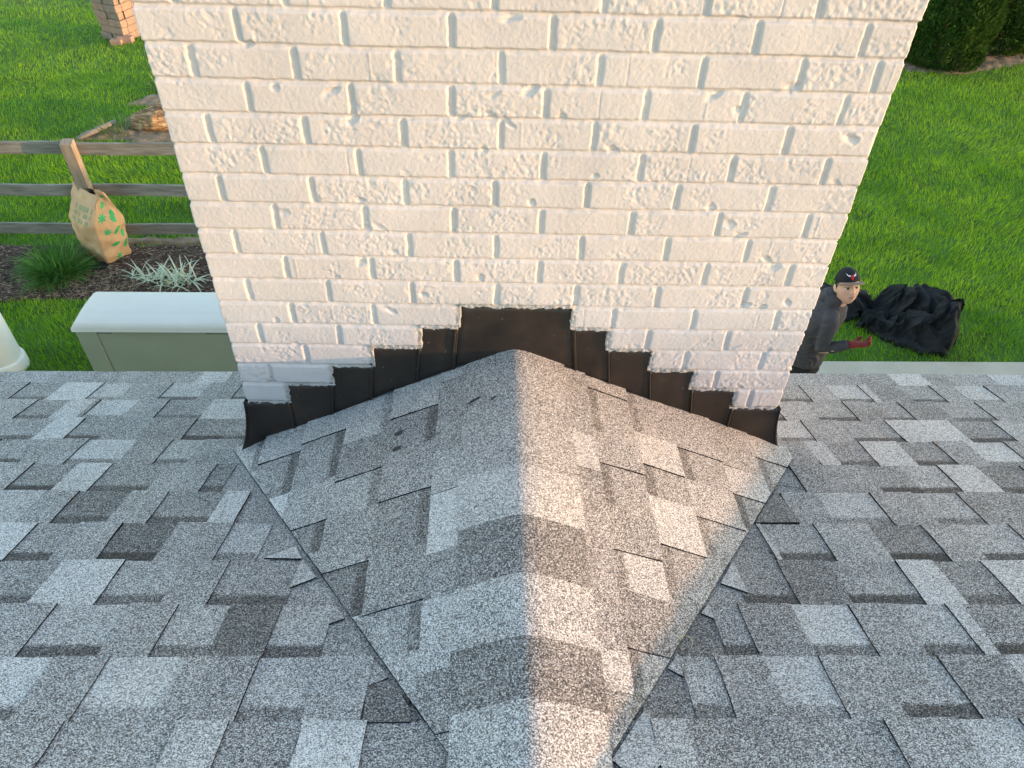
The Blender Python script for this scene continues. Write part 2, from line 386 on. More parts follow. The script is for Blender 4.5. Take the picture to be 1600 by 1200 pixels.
class Shingles:
    def __init__(s, frame, wav): s.v = []; s.f = []; s.c = []; s.n = 0; s.bstr = 1.0; s.frame = frame; s.wav = wav
    def grid(s, us, vs, h, tone, band):
        """us (n,), vs (m,), h (n,m), tone scalar, band (n,m)"""
        n, m = h.shape
        U, V = (us, vs) if us.ndim == 2 else np.meshgrid(us, vs, indexing='ij')
        P = s.frame(U, V, h + s.wav(U, V))
        idx = np.arange(n*m).reshape(n, m) + s.n
        f = np.stack([idx[:-1, :-1], idx[1:, :-1], idx[1:, 1:], idx[:-1, 1:]], -1).reshape(-1, 4)
        s.v.append(P.reshape(-1, 3)); s.f.append(f)
        c = np.zeros((n*m, 3)); c[:, 0] = tone; c[:, 1] = band.ravel()
        s.c.append(c); s.n += n*m
    def wall(s, u, v, h0, h1):
        """vertical strip along polyline u,v from h0 up to h1"""
        w = s.wav(u, v)
        P0 = s.frame(u, v, h0+w); P1 = s.frame(u, v, h1+w)
        n = len(u); idx = np.arange(2*n).reshape(2, n) + s.n
        f = np.stack([idx[0, :-1], idx[0, 1:], idx[1, 1:], idx[1, :-1]], -1)
        s.v.append(np.concatenate([P0, P1])); s.f.append(f)
        c = np.zeros((2*n, 3)); c[:, 0] = 0.1; c[:, 2] = 1; s.c.append(c); s.n += 2*n
    def tab(s, u0, u1, v0, v1, tone, kind, fine=True, vdir=1, seed=0):
        """kind 0 tooth (raised) 1 cut-out with band 2 bare valley lining; v0 is the upslope end"""
        L = abs(v1-v0)
        nv = 8 if fine else 3; nu = max(2, int((u1-u0)/0.03)+1) if fine else 2
        t = np.linspace(0, 1, nv)
        if kind == 1: t = np.unique(np.concatenate([t, [0.15, 0.20, 0.235, 0.27]]))
        vs = v0 + (v1-v0)*t
        us = np.linspace(u0, u1, nu)
        r = np.random.default_rng(seed)
        jl, jr = r.normal(0, 0.0022, 2)
        U = us[:, None] + np.zeros((1, len(t)))
        wob = np.interp(t, [0, .35, .7, 1], r.normal(0, 0.0009, 4))
        if kind == 0:
            U[0, :] += wob + jl*(t-.5); U[-1, :] += wob[::-1]*0.8 + jr*(t-.5)
        V = vs[None, :] + np.zeros((len(us), 1))
        # butt edge a little uneven
        if fine: V[:, -1] += r.normal(0, 0.0008, len(us))*vdir
        base = 0.0045*t
        top = base + (0.0031 if kind == 0 else (0.0 if kind == 1 else -0.002))
        H = top[None, :] + np.zeros((len(us), 1))
        if kind == 0 and fine:   # tooth corners lift or dip slightly
            H += (r.random()*0.0016)*t[None, :]**2
        bnd = np.zeros_like(H)
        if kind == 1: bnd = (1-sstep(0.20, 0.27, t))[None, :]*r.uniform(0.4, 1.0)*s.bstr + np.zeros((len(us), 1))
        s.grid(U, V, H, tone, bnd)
        if kind == 0:
            s.wall(U[0], V[0], -0.001, H[0]); s.wall(U[-1], V[-1], -0.001, H[-1])
        s.wall(U[:, -1], V[:, -1], -0.004, H[:, -1])
    def arrays(s): return np.concatenate(s.v), np.concatenate(s.f), np.concatenate(s.c)
    def build(s, name, parent):
        v, f, c = s.arrays()
        return mesh_obj(name, v, f, M_SH, parent, False, {'tone': c})

def main_frame(U, V, H):
    return np.stack([U, V + H*SN.y, -TP*V + H*SN.z], -1)

def main_wav(U, V):
    return 0.0022*vnoise(U*2.1+40, V*1.7+40, 3) + 0.0008*vnoise(U*9+40, V*7+40, 4)

def rand_tabs(x0, x1, r):
    out = []; x = x0; k = int(r.integers(0, 2))
    while x < x1:
        w = r.uniform(0.085, 0.17)
        tone = float(r.choice([0.5, 0.5, 0.45, 0.55, 0.62, 0.4, 0.8, 0.74, 0.25], p=[.2, .15, .15, .12, .08, .1, .1, .06, .04]))
        out.append((x, tone, k)); k = 1-k; x += w
    return out

E_C, Y0_C = 0.14861, -0.97075
S = Shingles(main_frame, main_wav)
row = 1
bounds = [EAVE_Y, Y0_C+E_C*10]
while bounds[-1] > RIDGE_Y+0.05: bounds.append(bounds[-1]-E_C)
for row in range(1, len(bounds)):
    v1 = bounds[row-1]; v0 = bounds[row]
    r = np.random.default_rng(100+row)
    if row in TABL:
        Lt, Rt_ = TABL[row], TABR[row]
        left = [t for t in rand_tabs(X_L, Lt[0][0]-0.05, r)]
        xr = Rt_[-1][0]+0.13
        right = rand_tabs(xr, X_R, r)
        mid = [] 
        if Lt[-1][2] != 2: mid = rand_tabs(Lt[-1][0]+0.12, Rt_[0][0]-0.05, r)
        tabs = left + Lt + mid + Rt_ + right
    else:
        tabs = rand_tabs(X_L, X_R, r)
    for i, (x, tone, kd) in enumerate(tabs):
        xe = tabs[i+1][0] if i+1 < len(tabs) else X_R
        if xe - x < 0.004: continue
        fine = (-3.0 < x < 3.0 and v1 > -1.7)
        S.tab(x, xe, v0, v1, tone + (r.normal(0, 0.02)), kd, fine, 1, row*1000+i)
roof = S.build('roof', house)

# body of the roof below the shingles, rear slope, ridge cap, fascia, walls
mb = MB()
def slab(y0, y1, zoff, th):
    n = SN
    z0, z1 = -TP*y0, -TP*y1
    vs = [(X_L, y0, z0+zoff), (X_R, y0, z0+zoff), (X_R, y1, z1+zoff), (X_L, y1, z1+zoff)]
    vs += [(x, y, z-th) for x, y, z in vs]
    return vs, [(0, 1, 2, 3), (7, 6, 5, 4), (0, 4, 5, 1), (1, 5, 6, 2), (2, 6, 7, 3), (3, 7, 4, 0)]
v, f = slab(RIDGE_Y, EAVE_Y-0.012, -0.006, 0.10); mb.add(v, f)
mb.build('roof_deck', M_FASCIA, house)
mb = MB()
zr = -TP*RIDGE_Y; yb = RIDGE_Y-7.0; zb = zr - TP*7.0
mb.add([(X_L, RIDGE_Y, zr), (X_R, RIDGE_Y, zr), (X_R, yb, zb), (X_L, yb, zb),
        (X_L, RIDGE_Y, zr-.1), (X_R, RIDGE_Y, zr-.1), (X_R, yb, zb-.1), (X_L, yb, zb-.1)],
       [(0, 1, 2, 3), (7, 6, 5, 4), (0, 4, 5, 1), (1, 5, 6, 2), (2, 6, 7, 3), (3, 7, 4, 0)], a=0.5)
o = mb.build('rear_slope', M_SH, house)
S2 = Shingles(lambda U, V, H: np.stack([U, RIDGE_Y+V, zr+0.006-0.36*np.sqrt(V*V+0.0009)+H], -1), lambda U, V: 0*U)
x = X_L; k = 0
while x < X_R:
    us = np.linspace(x, min(x+0.145, X_R), 2); vs_ = np.linspace(-0.15, 0.15, 9)
    S2.grid(us, vs_, np.array([[0.006]*9, [0.001]*9]), random.choice([.5, .45, .8, .3, .6]), np.zeros((2, 9)))
    x += 0.145
S2.build('ridge_cap', house)
mb = MB(); mb.box(X_L, X_R, EAVE_Y-0.035, EAVE_Y-0.012, -TP*EAVE_Y-0.17, -TP*EAVE_Y-0.006)
mb.build('fascia', M_FASCIA, house)
mb = MB()
wy0, wy1 = yb+0.45, EAVE_Y-0.45
gz = lambda y: (-TP*y if y > RIDGE_Y else zr+TP*(y-RIDGE_Y)) - 0.115
pts = [(wy0, -3.0), (wy1, -3.0), (wy1, gz(wy1)), (RIDGE_Y, gz(RIDGE_Y)), (wy0, gz(wy0))]
xs = (X_L+0.3, X_R-0.3)
mb.add([(xs[0], y, z) for y, z in pts]+[(xs[1], y, z) for y, z in pts],
       [(0, 1, 2, 3, 4), (9, 8, 7, 6, 5)]+[(i, (i+1) % 5, (i+1) % 5+5, i+5) for i in range(5)])
mb.build('wall', M_WALL, house)

# small cut shingle pieces in the valleys, and a black patch for a hole
def flat_piece(name, poly, tone, lift, parent, th=0.0035):
    poly = [np.array(q, float) for q in poly]
    c = sum(poly)/len(poly)
    U = np.array([q[0] for q in poly]); V = np.array([q[1] for q in poly])
    w = main_wav(U, V)
    top = main_frame(U, V, lift+w); bot = main_frame(U, V, lift-th+w)
    n = len(poly)
    vs = np.concatenate([top, top, bot]); col = np.zeros((3*n, 3)); col[:, 0] = tone; col[n:, 2] = 1
    fs = [tuple(range(n))] + [(n+i, n+(i+1) % n, 2*n+(i+1) % n, 2*n+i) for i in range(n)]
    o = mesh_obj(name, vs, fs, M_SH, parent, False, {'tone': col})
    return o
PT = [0.8, 0.8, 0.6, 0.55, 0.2, -0.3, 0.8, 0.78, 0.65, 0.78, 0.28, 0.78]  # the black one paints the darkness of a hole, not a shingle
for poly, tn in zip(PIECES, PT):
    flat_piece('valley_piece', poly, tn, 0.0055, roof)

# ---------- cricket (saddle) behind the chimney
A_ = np.array([0, 0, .398]); B_ = np.array([.014, -1.235, .49])
VLP = np.array([-.837, .009, -.004]); VRP = np.array([.85, -.01, .0])
def slope_frame(V_):
    n = np.cross(B_-A_, V_-A_); n /= np.linalg.norm(n)
    if n[2] < 0: n = -n
    r_ = (B_-A_)/np.linalg.norm(B_-A_)
    w = np.cross(n, r_)
    if w[0]*V_[0] < 0: w = -w
    return n, r_, w
cv, cf, cc = [], [], []; nn = 0
CR = {k: [(a, min(t, .76), b) for a, t, b in l] for k, l in CR.items()}
for side, V_, TB, D0 in ((-1, VLP, CL, [.145, .214, .358, .502, .645, .79, .92]), (1, VRP, CR, [.15, .207, .337, .465, .615, .75, .90])):
    n_, r_, w_ = slope_frame(V_)
    def fr(U, V, H, n_=n_, r_=r_, w_=w_):
        return A_ + U[..., None]*r_ + V[..., None]*w_ + (H+0.0075)[..., None]*n_
    wv = lambda U, V: 0.003*vnoise(U*2.4+20*side+60, V*3.1+60, 9) + 0.001*vnoise(U*9+60, V*9+60, 5)
    SS = Shingles(fr, wv); SS.bstr = 0.6
    # lining below the cap
    for k in range(6):
        d0, d1 = D0[k], D0[k+1]
        if k == 0: d0 -= 0.06
        tabs = list(TB.get(k, [(-.2, .5, 0)]))
        tabs[0] = (-0.04 if k < 6 else tabs[0][0], tabs[0][1], tabs[0][2])
        r = np.random.default_rng(300+k+side)
        xx = max(tabs[-1][0]+0.12, tabs[0][0]+.1)
        tabs += rand_tabs(xx, 1.35, r)
        for i, (x, tone, kd) in enumerate(tabs):
            xe = tabs[i+1][0] if i+1 < len(tabs) else 1.35
            if xe-x < 0.003: continue
            SS.tab(x, xe, d0, d1, tone+r.normal(0, .015), kd, True, 1, 7000+side*500+k*40+i)
    v, f, c = SS.arrays()
    # cut along the valley
    bm = bmesh.new(); 
    lay = bm.verts.layers.float_vector.new('c')
    bv = [bm.verts.new(p) for p in v]
    for q, col in zip(bv, c): q[lay] = col
    for q in f:
        try: bm.faces.new([bv[i] for i in q])
        except ValueError: pass
    d = B_-V_; pn = np.array([d[1], -d[0], 0]); pn /= np.linalg.norm(pn)
    if pn @ (A_-V_) > 0: pn = -pn
    bmesh.ops.bisect_plane(bm, geom=bm.verts[:]+bm.edges[:]+bm.faces[:], plane_co=Vector(V_), plane_no=Vector(pn), clear_outer=True)
    bmesh.ops.bisect_plane(bm, geom=bm.verts[:]+bm.edges[:]+bm.faces[:], plane_co=Vector((0, 0.008, 0)), plane_no=Vector((0, 1, 0)), clear_outer=True)
    bm.verts.index_update()
    # dark skirt along the cut
    b0 = nn
    vv = [tuple(q.co) for q in bm.verts]; col = [tuple(q[lay]) for q in bm.verts]
    ff = [tuple(q.index+b0 for q in fa.verts) for fa in bm.faces]
    ed = [e for e in bm.edges if len(e.link_faces) == 1 and all(abs(Vector(pn).dot(q.co-Vector(V_))) < 1e-4 for q in e.verts)]
    for e in ed:
        k0 = len(vv)
        for q in e.verts:
            vv.append(tuple(q.co)); col.append((0.1, 0, 1))
        for q in e.verts:
            vv.append((q.co.x, q.co.y, q.co.z-0.02)); col.append((0.1, 0, 1))
        ff.append((b0+k0, b0+k0+1, b0+k0+3, b0+k0+2))
    bm.free()
    cv += vv; cf += ff; cc += col; nn += len(vv)
cricket = mesh_obj('cricket', np.array(cv), cf, M_SH, house, False, {'tone': np.array(cc)})

# ridge cap shingles of the cricket: bent over the ridge, each one overlapping the next
nL, rL, wL = slope_frame(VLP); nR, rR, wR = slope_frame(VRP)
CAPB = [-0.01, 0.188, .421, .569, .717, .853, .972, 1.11, 1.25]
CAPT = [.52, .56, .72, .30, .64, .30, .66, .5]
S3 = Shingles(None, None)
sv = np.linspace(-1, 1, 25)
for k in range(len(CAPT)):
    a = np.linspace(CAPB[k], CAPB[k+1]+0.002, 9)
    s_ = sv*(0.150 + 0.002*((k*7) % 3 - 1))
    cvals = 0.030
    Ag, Sg = np.meshgrid(a, s_, indexing='ij')
    tt = (Ag-CAPB[k])/(CAPB[k+1]-CAPB[k])
    wdir = np.where(Sg[..., None] < 0, wL, wR)
    d = np.sqrt(Sg**2+cvals**2) - cvals*(0.35)
    lat = np.abs(Sg)
    P = A_ + Ag[..., None]*rL + lat[..., None]*np.where(Sg[..., None] < 0, wL, wR)*np.array([1, 1, 0]) \
        + (d*0.0)[..., None]
    P[..., 2] += -0.4265*(np.sqrt(Sg**2+cvals**2)) + 0.0180 + 0.0035*(1-tt) + 0.0015*vnoise(Ag*6+30, Sg*8+30, 12)
    n_, m_ = Ag.shape
    idx = np.arange(n_*m_).reshape(n_, m_) + S3.n
    S3.f.append(np.stack([idx[:-1, :-1], idx[1:, :-1], idx[1:, 1:], idx[:-1, 1:]], -1).reshape(-1, 4))
    S3.v.append(P.reshape(-1, 3)); c = np.zeros((n_*m_, 3)); c[:, 0] = CAPT[k]; S3.c.append(c); S3.n += n_*m_
    for line in (P[:, 0], P[:, -1], P[0, :]):
        q = line.copy(); q[:, 2] -= 0.006
        n2 = len(line); idx = np.arange(2*n2).reshape(2, n2) + S3.n
        S3.f.append(np.stack([idx[0, :-1], idx[0, 1:], idx[1, 1:], idx[1, :-1]], -1))
        S3.v.append(np.concatenate([line, q])); c = np.zeros((2*n2, 3)); c[:, 2] = 1; S3.c.append(c); S3.n += 2*n2
v, f, c = S3.arrays()
capo = mesh_obj('ridge_cap', v, f, M_SH, cricket, True, {'tone': c})

def smear(cx, cy, cz, ln, wd, ang, nrm, seed):
    r = np.random.default_rng(seed); n = 22
    nrm = Vector(nrm).normalized(); ux = Vector((1, 0, 0)); ux = (ux - nrm*ux.dot(nrm)).normalized(); uy = nrm.cross(ux)
    c = Vector((cx, cy, cz)) + nrm*0.0175
    vs = [c+nrm*0.0015]
    for i in range(n):
        a = 2*math.pi*i/n; rr = 0.65+0.5*r.random()
        x_ = math.cos(a)*ln*rr; y_ = math.sin(a)*wd*rr
        vs.append(c + ux*(x_*math.cos(ang)-y_*math.sin(ang)) + uy*(x_*math.sin(ang)+y_*math.cos(ang)) - nrm*0.001)
    mesh_obj('tar_smear', vs, [(0, i+1, (i+1) % n+1) for i in range(n)], M_TAR, cricket, True)
smear(-.097, -.158, .362, .021, .006, .25, nL, 1)
smear(-.049, -.172, .383, .012, .006, .2, nL, 2)
smear(-.292, -.186, .271, .015, .007, .3, nL, 3)
smear(-.292, -.242, .274, .012, .008, .2, nL, 4)
smear(-.269, -.121, .278, .006, .004, 0, nL, 5)

# ---------- chimney
chim = empty('chimney_base', (0, 0, 0), None, None)
bpy.data.objects.remove(chim)
def chim_world(xl, y, zl):
    return np.stack([xl + DL*zl, y, zl - DL*xl], -1)

def step_top(x):
    """local height of the stepped top edge of the flashing"""
    z = np.full_like(x, -1.0)
    edges = [-0.76] + STEPX + [0.76]
    lev = [1, 2, 3, 4, 5, 6, 5, 4, 3, 2, 1]
    for i in range(11):
        z = np.where((x >= edges[i]) & (x < edges[i+1]), Z_C + H_C*(lev[i]-1), z)
    return z

ODD = [-0.765, -0.565, -0.357, -0.155, 0.045, 0.249, 0.452, 0.659]
EVEN = [-0.665, -0.463, -0.262, -0.058, 0.144, 0.348, 0.553]
def brick_height(u, z, joints_of, seed0, wallw):
    """outward relief (m) of painted brick, u across, z up"""
    wx = 0.0026*fbm(u+5, z+5, 0.05, 3, seed0) ; wz = 0.0022*fbm(u+9, z+9, 0.07, 3, seed0+10) + 0.0020*vnoise(u*1.6+30, z*0.5+30, seed0+11)
    uu = u + wx; zz = z + wz
    kf = (zz - Z_C)/H_C; k = np.floor(kf).astype(int)+1
    dzb = (kf - np.floor(kf))*H_C; dz = np.minimum(dzb, H_C-dzb)
    bid = np.zeros(u.shape, int); dj = np.full(u.shape, 9.0)
    for kk in range(k.min(), k.max()+1):
        m = k == kk
        if not m.any(): continue
        J = np.array([-9.0] + sorted(joints_of(kk)) + [9.0])
        i = np.clip(np.searchsorted(J, uu[m]), 1, len(J)-1)
        dj[m] = np.minimum(np.abs(uu[m]-J[i-1]), np.abs(uu[m]-J[i]))
        bid[m] = (kk*37 + i*5) % 997
    rr = np.random.default_rng(seed0+50)
    rough = np.clip(rr.beta(1.0, 1.5, 1000), 0, 1); off = rr.normal(0, 0.0008, 1000); jw = rr.uniform(.0052, .0074, 1000)
    tilt = rr.normal(0, 0.012, 1000)
    d = np.minimum(dz-0.0046, dj-jw[bid])
    d = d + 0.0012*fbm(u+3, z+3, 0.012, 2, seed0+20)
    e = sstep(-0.0034, 0.0030, d)
    h = -0.0058*(1-e)
    # mortar: head joints concave, slightly lumpy
    h = h + (1-e)*0.0014*fbm(u+1, z+2, 0.02, 3, seed0+30)
    patch = sstep(-0.15, 0.35, fbm(u+2, z+4, 0.05, 2, seed0+40) + (rough[bid]-0.45)*1.3)
    grit = fbm(u+7, z+1, 0.0075, 2, seed0+41, .7)
    grit2 = np.abs(fbm(u+7, z+8, 0.013, 2, seed0+43))
    h = h + e*(off[bid] + tilt[bid]*(dzb-H_C/2)*0.5 + patch*(0.0014*grit - 0.0017*grit2) + 0.0005*fbm(u, z+3, 0.006, 2, seed0+44))
    h = h + 0.0012*fbm(u+6, z+6, 0.09, 2, seed0+45)
    return h, k, e
def relief_extra(u, z, h, seed, zmax):
    """dents, gouges and drips left in the paint"""
    r = np.random.default_rng(seed)
    for i in range(64):
        cx = r.uniform(-W2, W2); cz = r.uniform(0.2, zmax)
        # dents gather along brick arrises
        if r.random() < 0.6:
            kk = round((cz-Z_C)/H_C); cz = Z_C+kk*H_C + r.choice([-1, 1])*r.uniform(0.008, 0.018)
        a, b = r.uniform(0.008, 0.022), r.uniform(0.005, 0.012); an = r.uniform(-0.6, 0.6)
        dx = u-cx; dz = z-cz
        m = (np.abs(dx) < 0.035) & (np.abs(dz) < 0.035)
        x_ = dx[m]*math.cos(an)+dz[m]*math.sin(an); y_ = -dx[m]*math.sin(an)+dz[m]*math.cos(an)
        q = ((x_/a)**2+(y_/b)**2)*(1+0.75*fbm(u[m]+9, z[m]+9, 0.011, 2, seed+200))
        h[m] -= r.uniform(0.002, 0.0062)*np.exp(-(q*1.4)**1.3)
        h[m] += 0.0012*np.exp(-((q-1.3)**2)*5)*(x_ > 0)
    for i in range(36):
        cx = r.uniform(-W2, W2); kk = r.integers(0, 16); z0 = Z_C+kk*H_C
        m = (np.abs(u-cx) < 0.004) & (z > z0+0.006) & (z < z0+H_C-0.006)
        h[m] -= 0.0012*np.exp(-((u[m]-cx)/0.0012)**2)*r.choice([1, -0.8])
    return h
def joints_front(k):
    if k in JOINTS: return JOINTS[k]
    return ODD if k % 2 else EVEN
def joints_side(k): return [(-0.1 if k % 2 else 0.0)+0.2032*i for i in range(-1, 6)]

D_CH = 0.78
ufront = np.linspace(-W2, W2, 661)
us_ = np.linspace(0.006, D_CH, 130)
zrow = np.concatenate([np.arange(-0.06, 1.36, 0.00225), np.arange(1.36, 1.97, 0.006)])
UF, ZF = np.meshgrid(ufront, zrow, indexing='ij')
hF, kF, eF = brick_height(UF, ZF, joints_front, 500, 1.5)
hF = relief_extra(UF, ZF, hF, 77, 1.35)
# flashing zone cut back, with ragged mortar lip along the steps
warp = 0.0026*fbm(UF+2, ZF+2, 0.03, 3, 600) + 0.0026*fbm(UF+3, ZF+8, 0.010, 2, 601)
dstep = ZF + warp - step_top(UF + 0.002*fbm(UF+4, ZF+1, 0.025, 3, 610))
below = dstep < 0
# distance to the step outline (vertical parts too)
dv = np.full(UF.shape, 9.0)
for i, sx in enumerate(STEPX):
    l0 = step_top(np.array([sx-0.01]))[0]; l1 = step_top(np.array([sx+0.01]))[0]
    lo, hi = min(l0, l1), max(l0, l1)
    inz = (ZF > lo-0.01) & (ZF < hi+0.004)
    dv = np.where(inz, np.minimum(dv, np.abs(UF-sx+warp)), dv)
dd = np.minimum(np.where(below, 9, dstep), np.where(below, 9, dv))
lip = np.exp(-(dd/0.006)**2)*(~below)
hF = hF*(1-0.5*lip) + lip*(0.0040*fbm(UF+1, ZF, 0.010, 3, 620) - 0.0015)
wb = 0.0075 + 0.0035*fbm(UF+6, ZF+2, 0.014, 3, 630)
dvb = np.full(UF.shape, 9.0)
for i, sx in enumerate(STEPX):
    l0 = step_top(np.array([sx-0.01]))[0]; l1 = step_top(np.array([sx+0.01]))[0]
    inz = (ZF > min(l0, l1)-0.004) & (ZF < max(l0, l1)+0.004)
    dvb = np.where(inz, np.minimum(dvb, np.abs(UF-sx+warp)), dvb)
bead = below & ((-dstep < wb) | (dvb < wb*0.75))
hF = np.where(bead, -0.0015+0.0035*fbm(UF+1, ZF+5, 0.008, 3, 640), np.where(below, -0.016, hF))
dirtF = np.clip(np.exp(-(dd/0.006)**2)*0.8*(~below), 0, 1)
dirtF = np.where(bead, 0.75, dirtF)
# hairline gaps at a few bed joints close to the steps
r = np.random.default_rng(5)
for (cx, w_, lv) in ((-.55, .10, 2), (-.42, .09, 3), (-.24, .06, 6), (.30, .07, 6), (.42, .06, 4), (.53, .05, 2), (-.2, .07, 6), (.2, .08, 6), (-.62, .08, 2)):
    zc = Z_C+H_C*(lv-1)+0.001
    q = np.exp(-((ZF-zc+0.002*fbm(UF, ZF*0, .05, 2, 3))/0.0014)**2)*(1-sstep(w_*.6, w_, np.abs(UF-cx)))*(~below)
    hF = hF - 0.006*q; dirtF = np.maximum(dirtF, q*0.9)
# sides
US, ZS = np.meshgrid(us_, zrow, indexing='ij')
hS, _, _ = brick_height(US, ZS, joints_side, 900, .8)
# corner blend: use the same course relief on both faces at the arris
nF = len(ufront); nS = len(us_); nz = len(zrow)
cornL = hF[0]; cornR = hF[-1]
PF = chim_world(UF, -hF, ZF)
rs = 0.003
PF[0] = chim_world(np.full(nz, -W2)-cornL*0.9+0.001, -cornL*0.9+0.001, zrow)
PF[-1] = chim_world(np.full(nz, W2)+cornR*0.9-0.001, -cornR*0.9+0.001, zrow)
bl = sstep(0, 0.02, us_)[:, None]
PLs = chim_world(-W2-(hS*bl+cornL[None, :]*(1-bl)), US, ZS)
PRs = chim_world(W2+(hS*bl+cornR[None, :]*(1-bl)), US, ZS)
P = np.concatenate([PLs[::-1], PF, PRs], 0)
dirt = np.concatenate([np.zeros((nS, nz)), dirtF, np.zeros((nS, nz))], 0)
n_, m_ = P.shape[:2]
idx = np.arange(n_*m_).reshape(n_, m_)
f4 = np.stack([idx[:-1, :-1], idx[1:, :-1], idx[1:, 1:], idx[:-1, 1:]], -1).reshape(-1, 4)
V = P.reshape(-1, 3); dA = dirt.ravel()
# back wall and top lid
b0 = len(V)
ex = np.array([PLs[-1, 0], PLs[-1, -1], PRs[-1, -1], PRs[-1, 0]])
V = np.concatenate([V, ex, np.array([P[nS, -1], P[nS+nF-1, -1]])]); dA = np.concatenate([dA, np.zeros(6)])
f4 = np.concatenate([f4, np.array([[b0, b0+1, b0+2, b0+3], [b0+1, b0+4, b0+5, b0+2]])])
chimney = mesh_obj('chimney', V, f4, M_BRICK, house, True, {'dirt': dA})
mb = MB()
mb.box(-W2+.004, W2-.004, 0.004, D_CH-.004, -3.0, -0.05)
mb.build('chimney_breast', M_BRICK, chimney)
mb = MB()
mb.box(-W2-0.04, W2+0.06, -0.05, D_CH+0.05, 1.955, 2.05, bev=0.008)
mb.build('chimney_cap', M_CAPST, chimney)
mb = MB()
for cx in (0.0,):
    mb.tube([(cx, .39, 2.05), (cx, .39, 2.3), (cx, .39, 2.32)], [.12, .115, .10], 20)
mb.build('flue', M_CAPST, chimney, True)

# step flashing sheets, each with a folded hem on its lower side
edges = [-0.758] + STEPX + [0.758]
lev = [1, 2, 3, 4, 5, 6, 5, 4, 3, 2, 1]
FX = np.array([q[0] for q in FOOT]); FZ = np.array([q[1] for q in FOOT])
for i in range(11):
    x0, x1 = edges[i], edges[i+1]
    zt = Z_C + H_C*(lev[i]-1) - 0.003
    sgn = -1 if i < 5 else (1 if i > 5 else 0)
    # bottom edge follows the cricket line; overlap a little under the higher neighbour
    xa, xb = x0-(0.004 if sgn < 0 else 0.0), x1+(0.004 if sgn > 0 else 0.0)
    if i == 5: xa -= 0.002; xb += 0.002
    xs = np.linspace(xa, xb, 13)
    zb_ = np.interp(xs, FX, FZ) - 0.012
    r = np.random.default_rng(40+i)
    rows = 9
    base_y = 0.0105 - 0.0017*abs(5-i) + (0.0 if i != 5 else -0.002)
    vs = []; fs = []
    for jx, x in enumerate(xs):
        for jz in range(rows):
            t = jz/(rows-1)
            lean = 0.03*(1 if sgn > 0 else 0.8)*(1-t)*sgn*0.55
            xx = x + (lean if i not in (0, 10) else 0.0)
            if i == 5: xx = x + 0.022*(1-t)*(x-(x0+x1)/2)/((x1-x0)/2)
            z = zb_[jx]*(1-t) + zt*t
            y = base_y - 0.004*(1-t) + 0.0012*float(vnoise(np.array([x*14+40.]), np.array([z*14+40.]), 60+i)[0])
            if i == 0 and jx < 3:      # outer corner kicks out at the foot
                k_ = (1-t)**2*(1-jx/3); xx -= 0.045*k_; y -= 0.02*k_
            if i == 10 and jx > 9:
                k_ = (1-t)**2*((jx-9)/3); xx += 0.045*k_; y -= 0.02*k_
            vs.append((xx, y, z))
    for jx in range(12):
        for jz in range(rows-1):
            a = jx*rows+jz; fs.append((a, a+rows, a+rows+1, a+1))
    nv = len(vs)
    # folded hem: a narrow raised rib along the edge nearer the chimney centre on each sheet
    ribs = []
    if sgn != 0 or True:
        col = {-1: [12], 1: [0], 0: [0, 12]}[sgn]
        for cj in col:
            pa = [vs[cj*rows+jz] for jz in range(rows)]
            wd = 0.0055*(1 if cj == 0 else -1)
            for jz in range(rows):
                x, y, z = pa[jz]
                vs += [(x, y-0.0002, z), (x, y-0.0032, z), (x+wd, y-0.0032, z), (x+wd, y-0.0002, z)]
            for jz in range(rows-1):
                a = nv+jz*4
                for q in range(3): fs.append((a+q, a+q+1, a+q+5, a+q+4))
            nv = len(vs)
    W = chim_world(np.array([q[0] for q in vs]), np.array([q[1] for q in vs]), np.array([q[2] for q in vs]))
    o = mesh_obj('flashing_sheet', W, fs, M_FL, chimney, True)
    md = o.modifiers.new('thick', 'SOLIDIFY'); md.thickness = 0.0008
# loose flap of flashing bent out past each lower corner
for sg in (-1, 1):
    x0 = sg*0.757
    pts = []
    for t in np.linspace(0, 1, 7):
        z = (Z_C)*(1-t) + (-0.012)*t
        pts.append((x0 + sg*(0.002+0.045*t*t), -0.002-0.02*t*t, z))
    vs = []; fs = []
    for k, (x, y, z) in enumerate(pts):
        vs += [(x, y, z), (x, y+0.10, z-0.02*t)]
    for k in range(len(pts)-1): fs.append((2*k, 2*k+1, 2*k+3, 2*k+2))
    W = chim_world(np.array([q[0] for q in vs]), np.array([q[1] for q in vs]), np.array([q[2] for q in vs]))
    o = mesh_obj('corner_flashing', W, fs, M_FL, chimney, True)
    md = o.modifiers.new('thick', 'SOLIDIFY'); md.thickness = 0.0008

# ------------------------------------------------------------------ ground
G = -3.0
M_LAWN = simple_mat('lawn_soil', (0.045, 0.10, 0.014), 0.95, 0.5, 3.0)
M_GRASS = veg_material('grass_blades', (0.04, 0.135, 0.004), (0.175, 0.40, 0.006), (0.44, 0.62, 0.03), 0.5, 0.35, 0.9)
def concrete_mat():
    m, nt, b = new_mat('path_concrete'); v = texco(nt)
    n1 = noise_t(nt, v, 3.0, 5, 0.65); n2 = noise_t(nt, v, 170, 3, 0.6)
    c = ramp(nt, n1, [(0.3, (0.40, 0.35, 0.27)), (0.7, (0.49, 0.435, 0.345))])
    c = mixc(nt, ramp(nt, n2, [(0.55, (0, 0, 0)), (0.7, (0.6, 0.6, 0.6))]), c, (0.22, 0.20, 0.17))
    nt.links.new(c, b.inputs['Base Color']); b.inputs['Roughness'].default_value = 0.9
    bump(nt, b, n2, 0.4, 0.003); return m
M_PATH = concrete_mat()
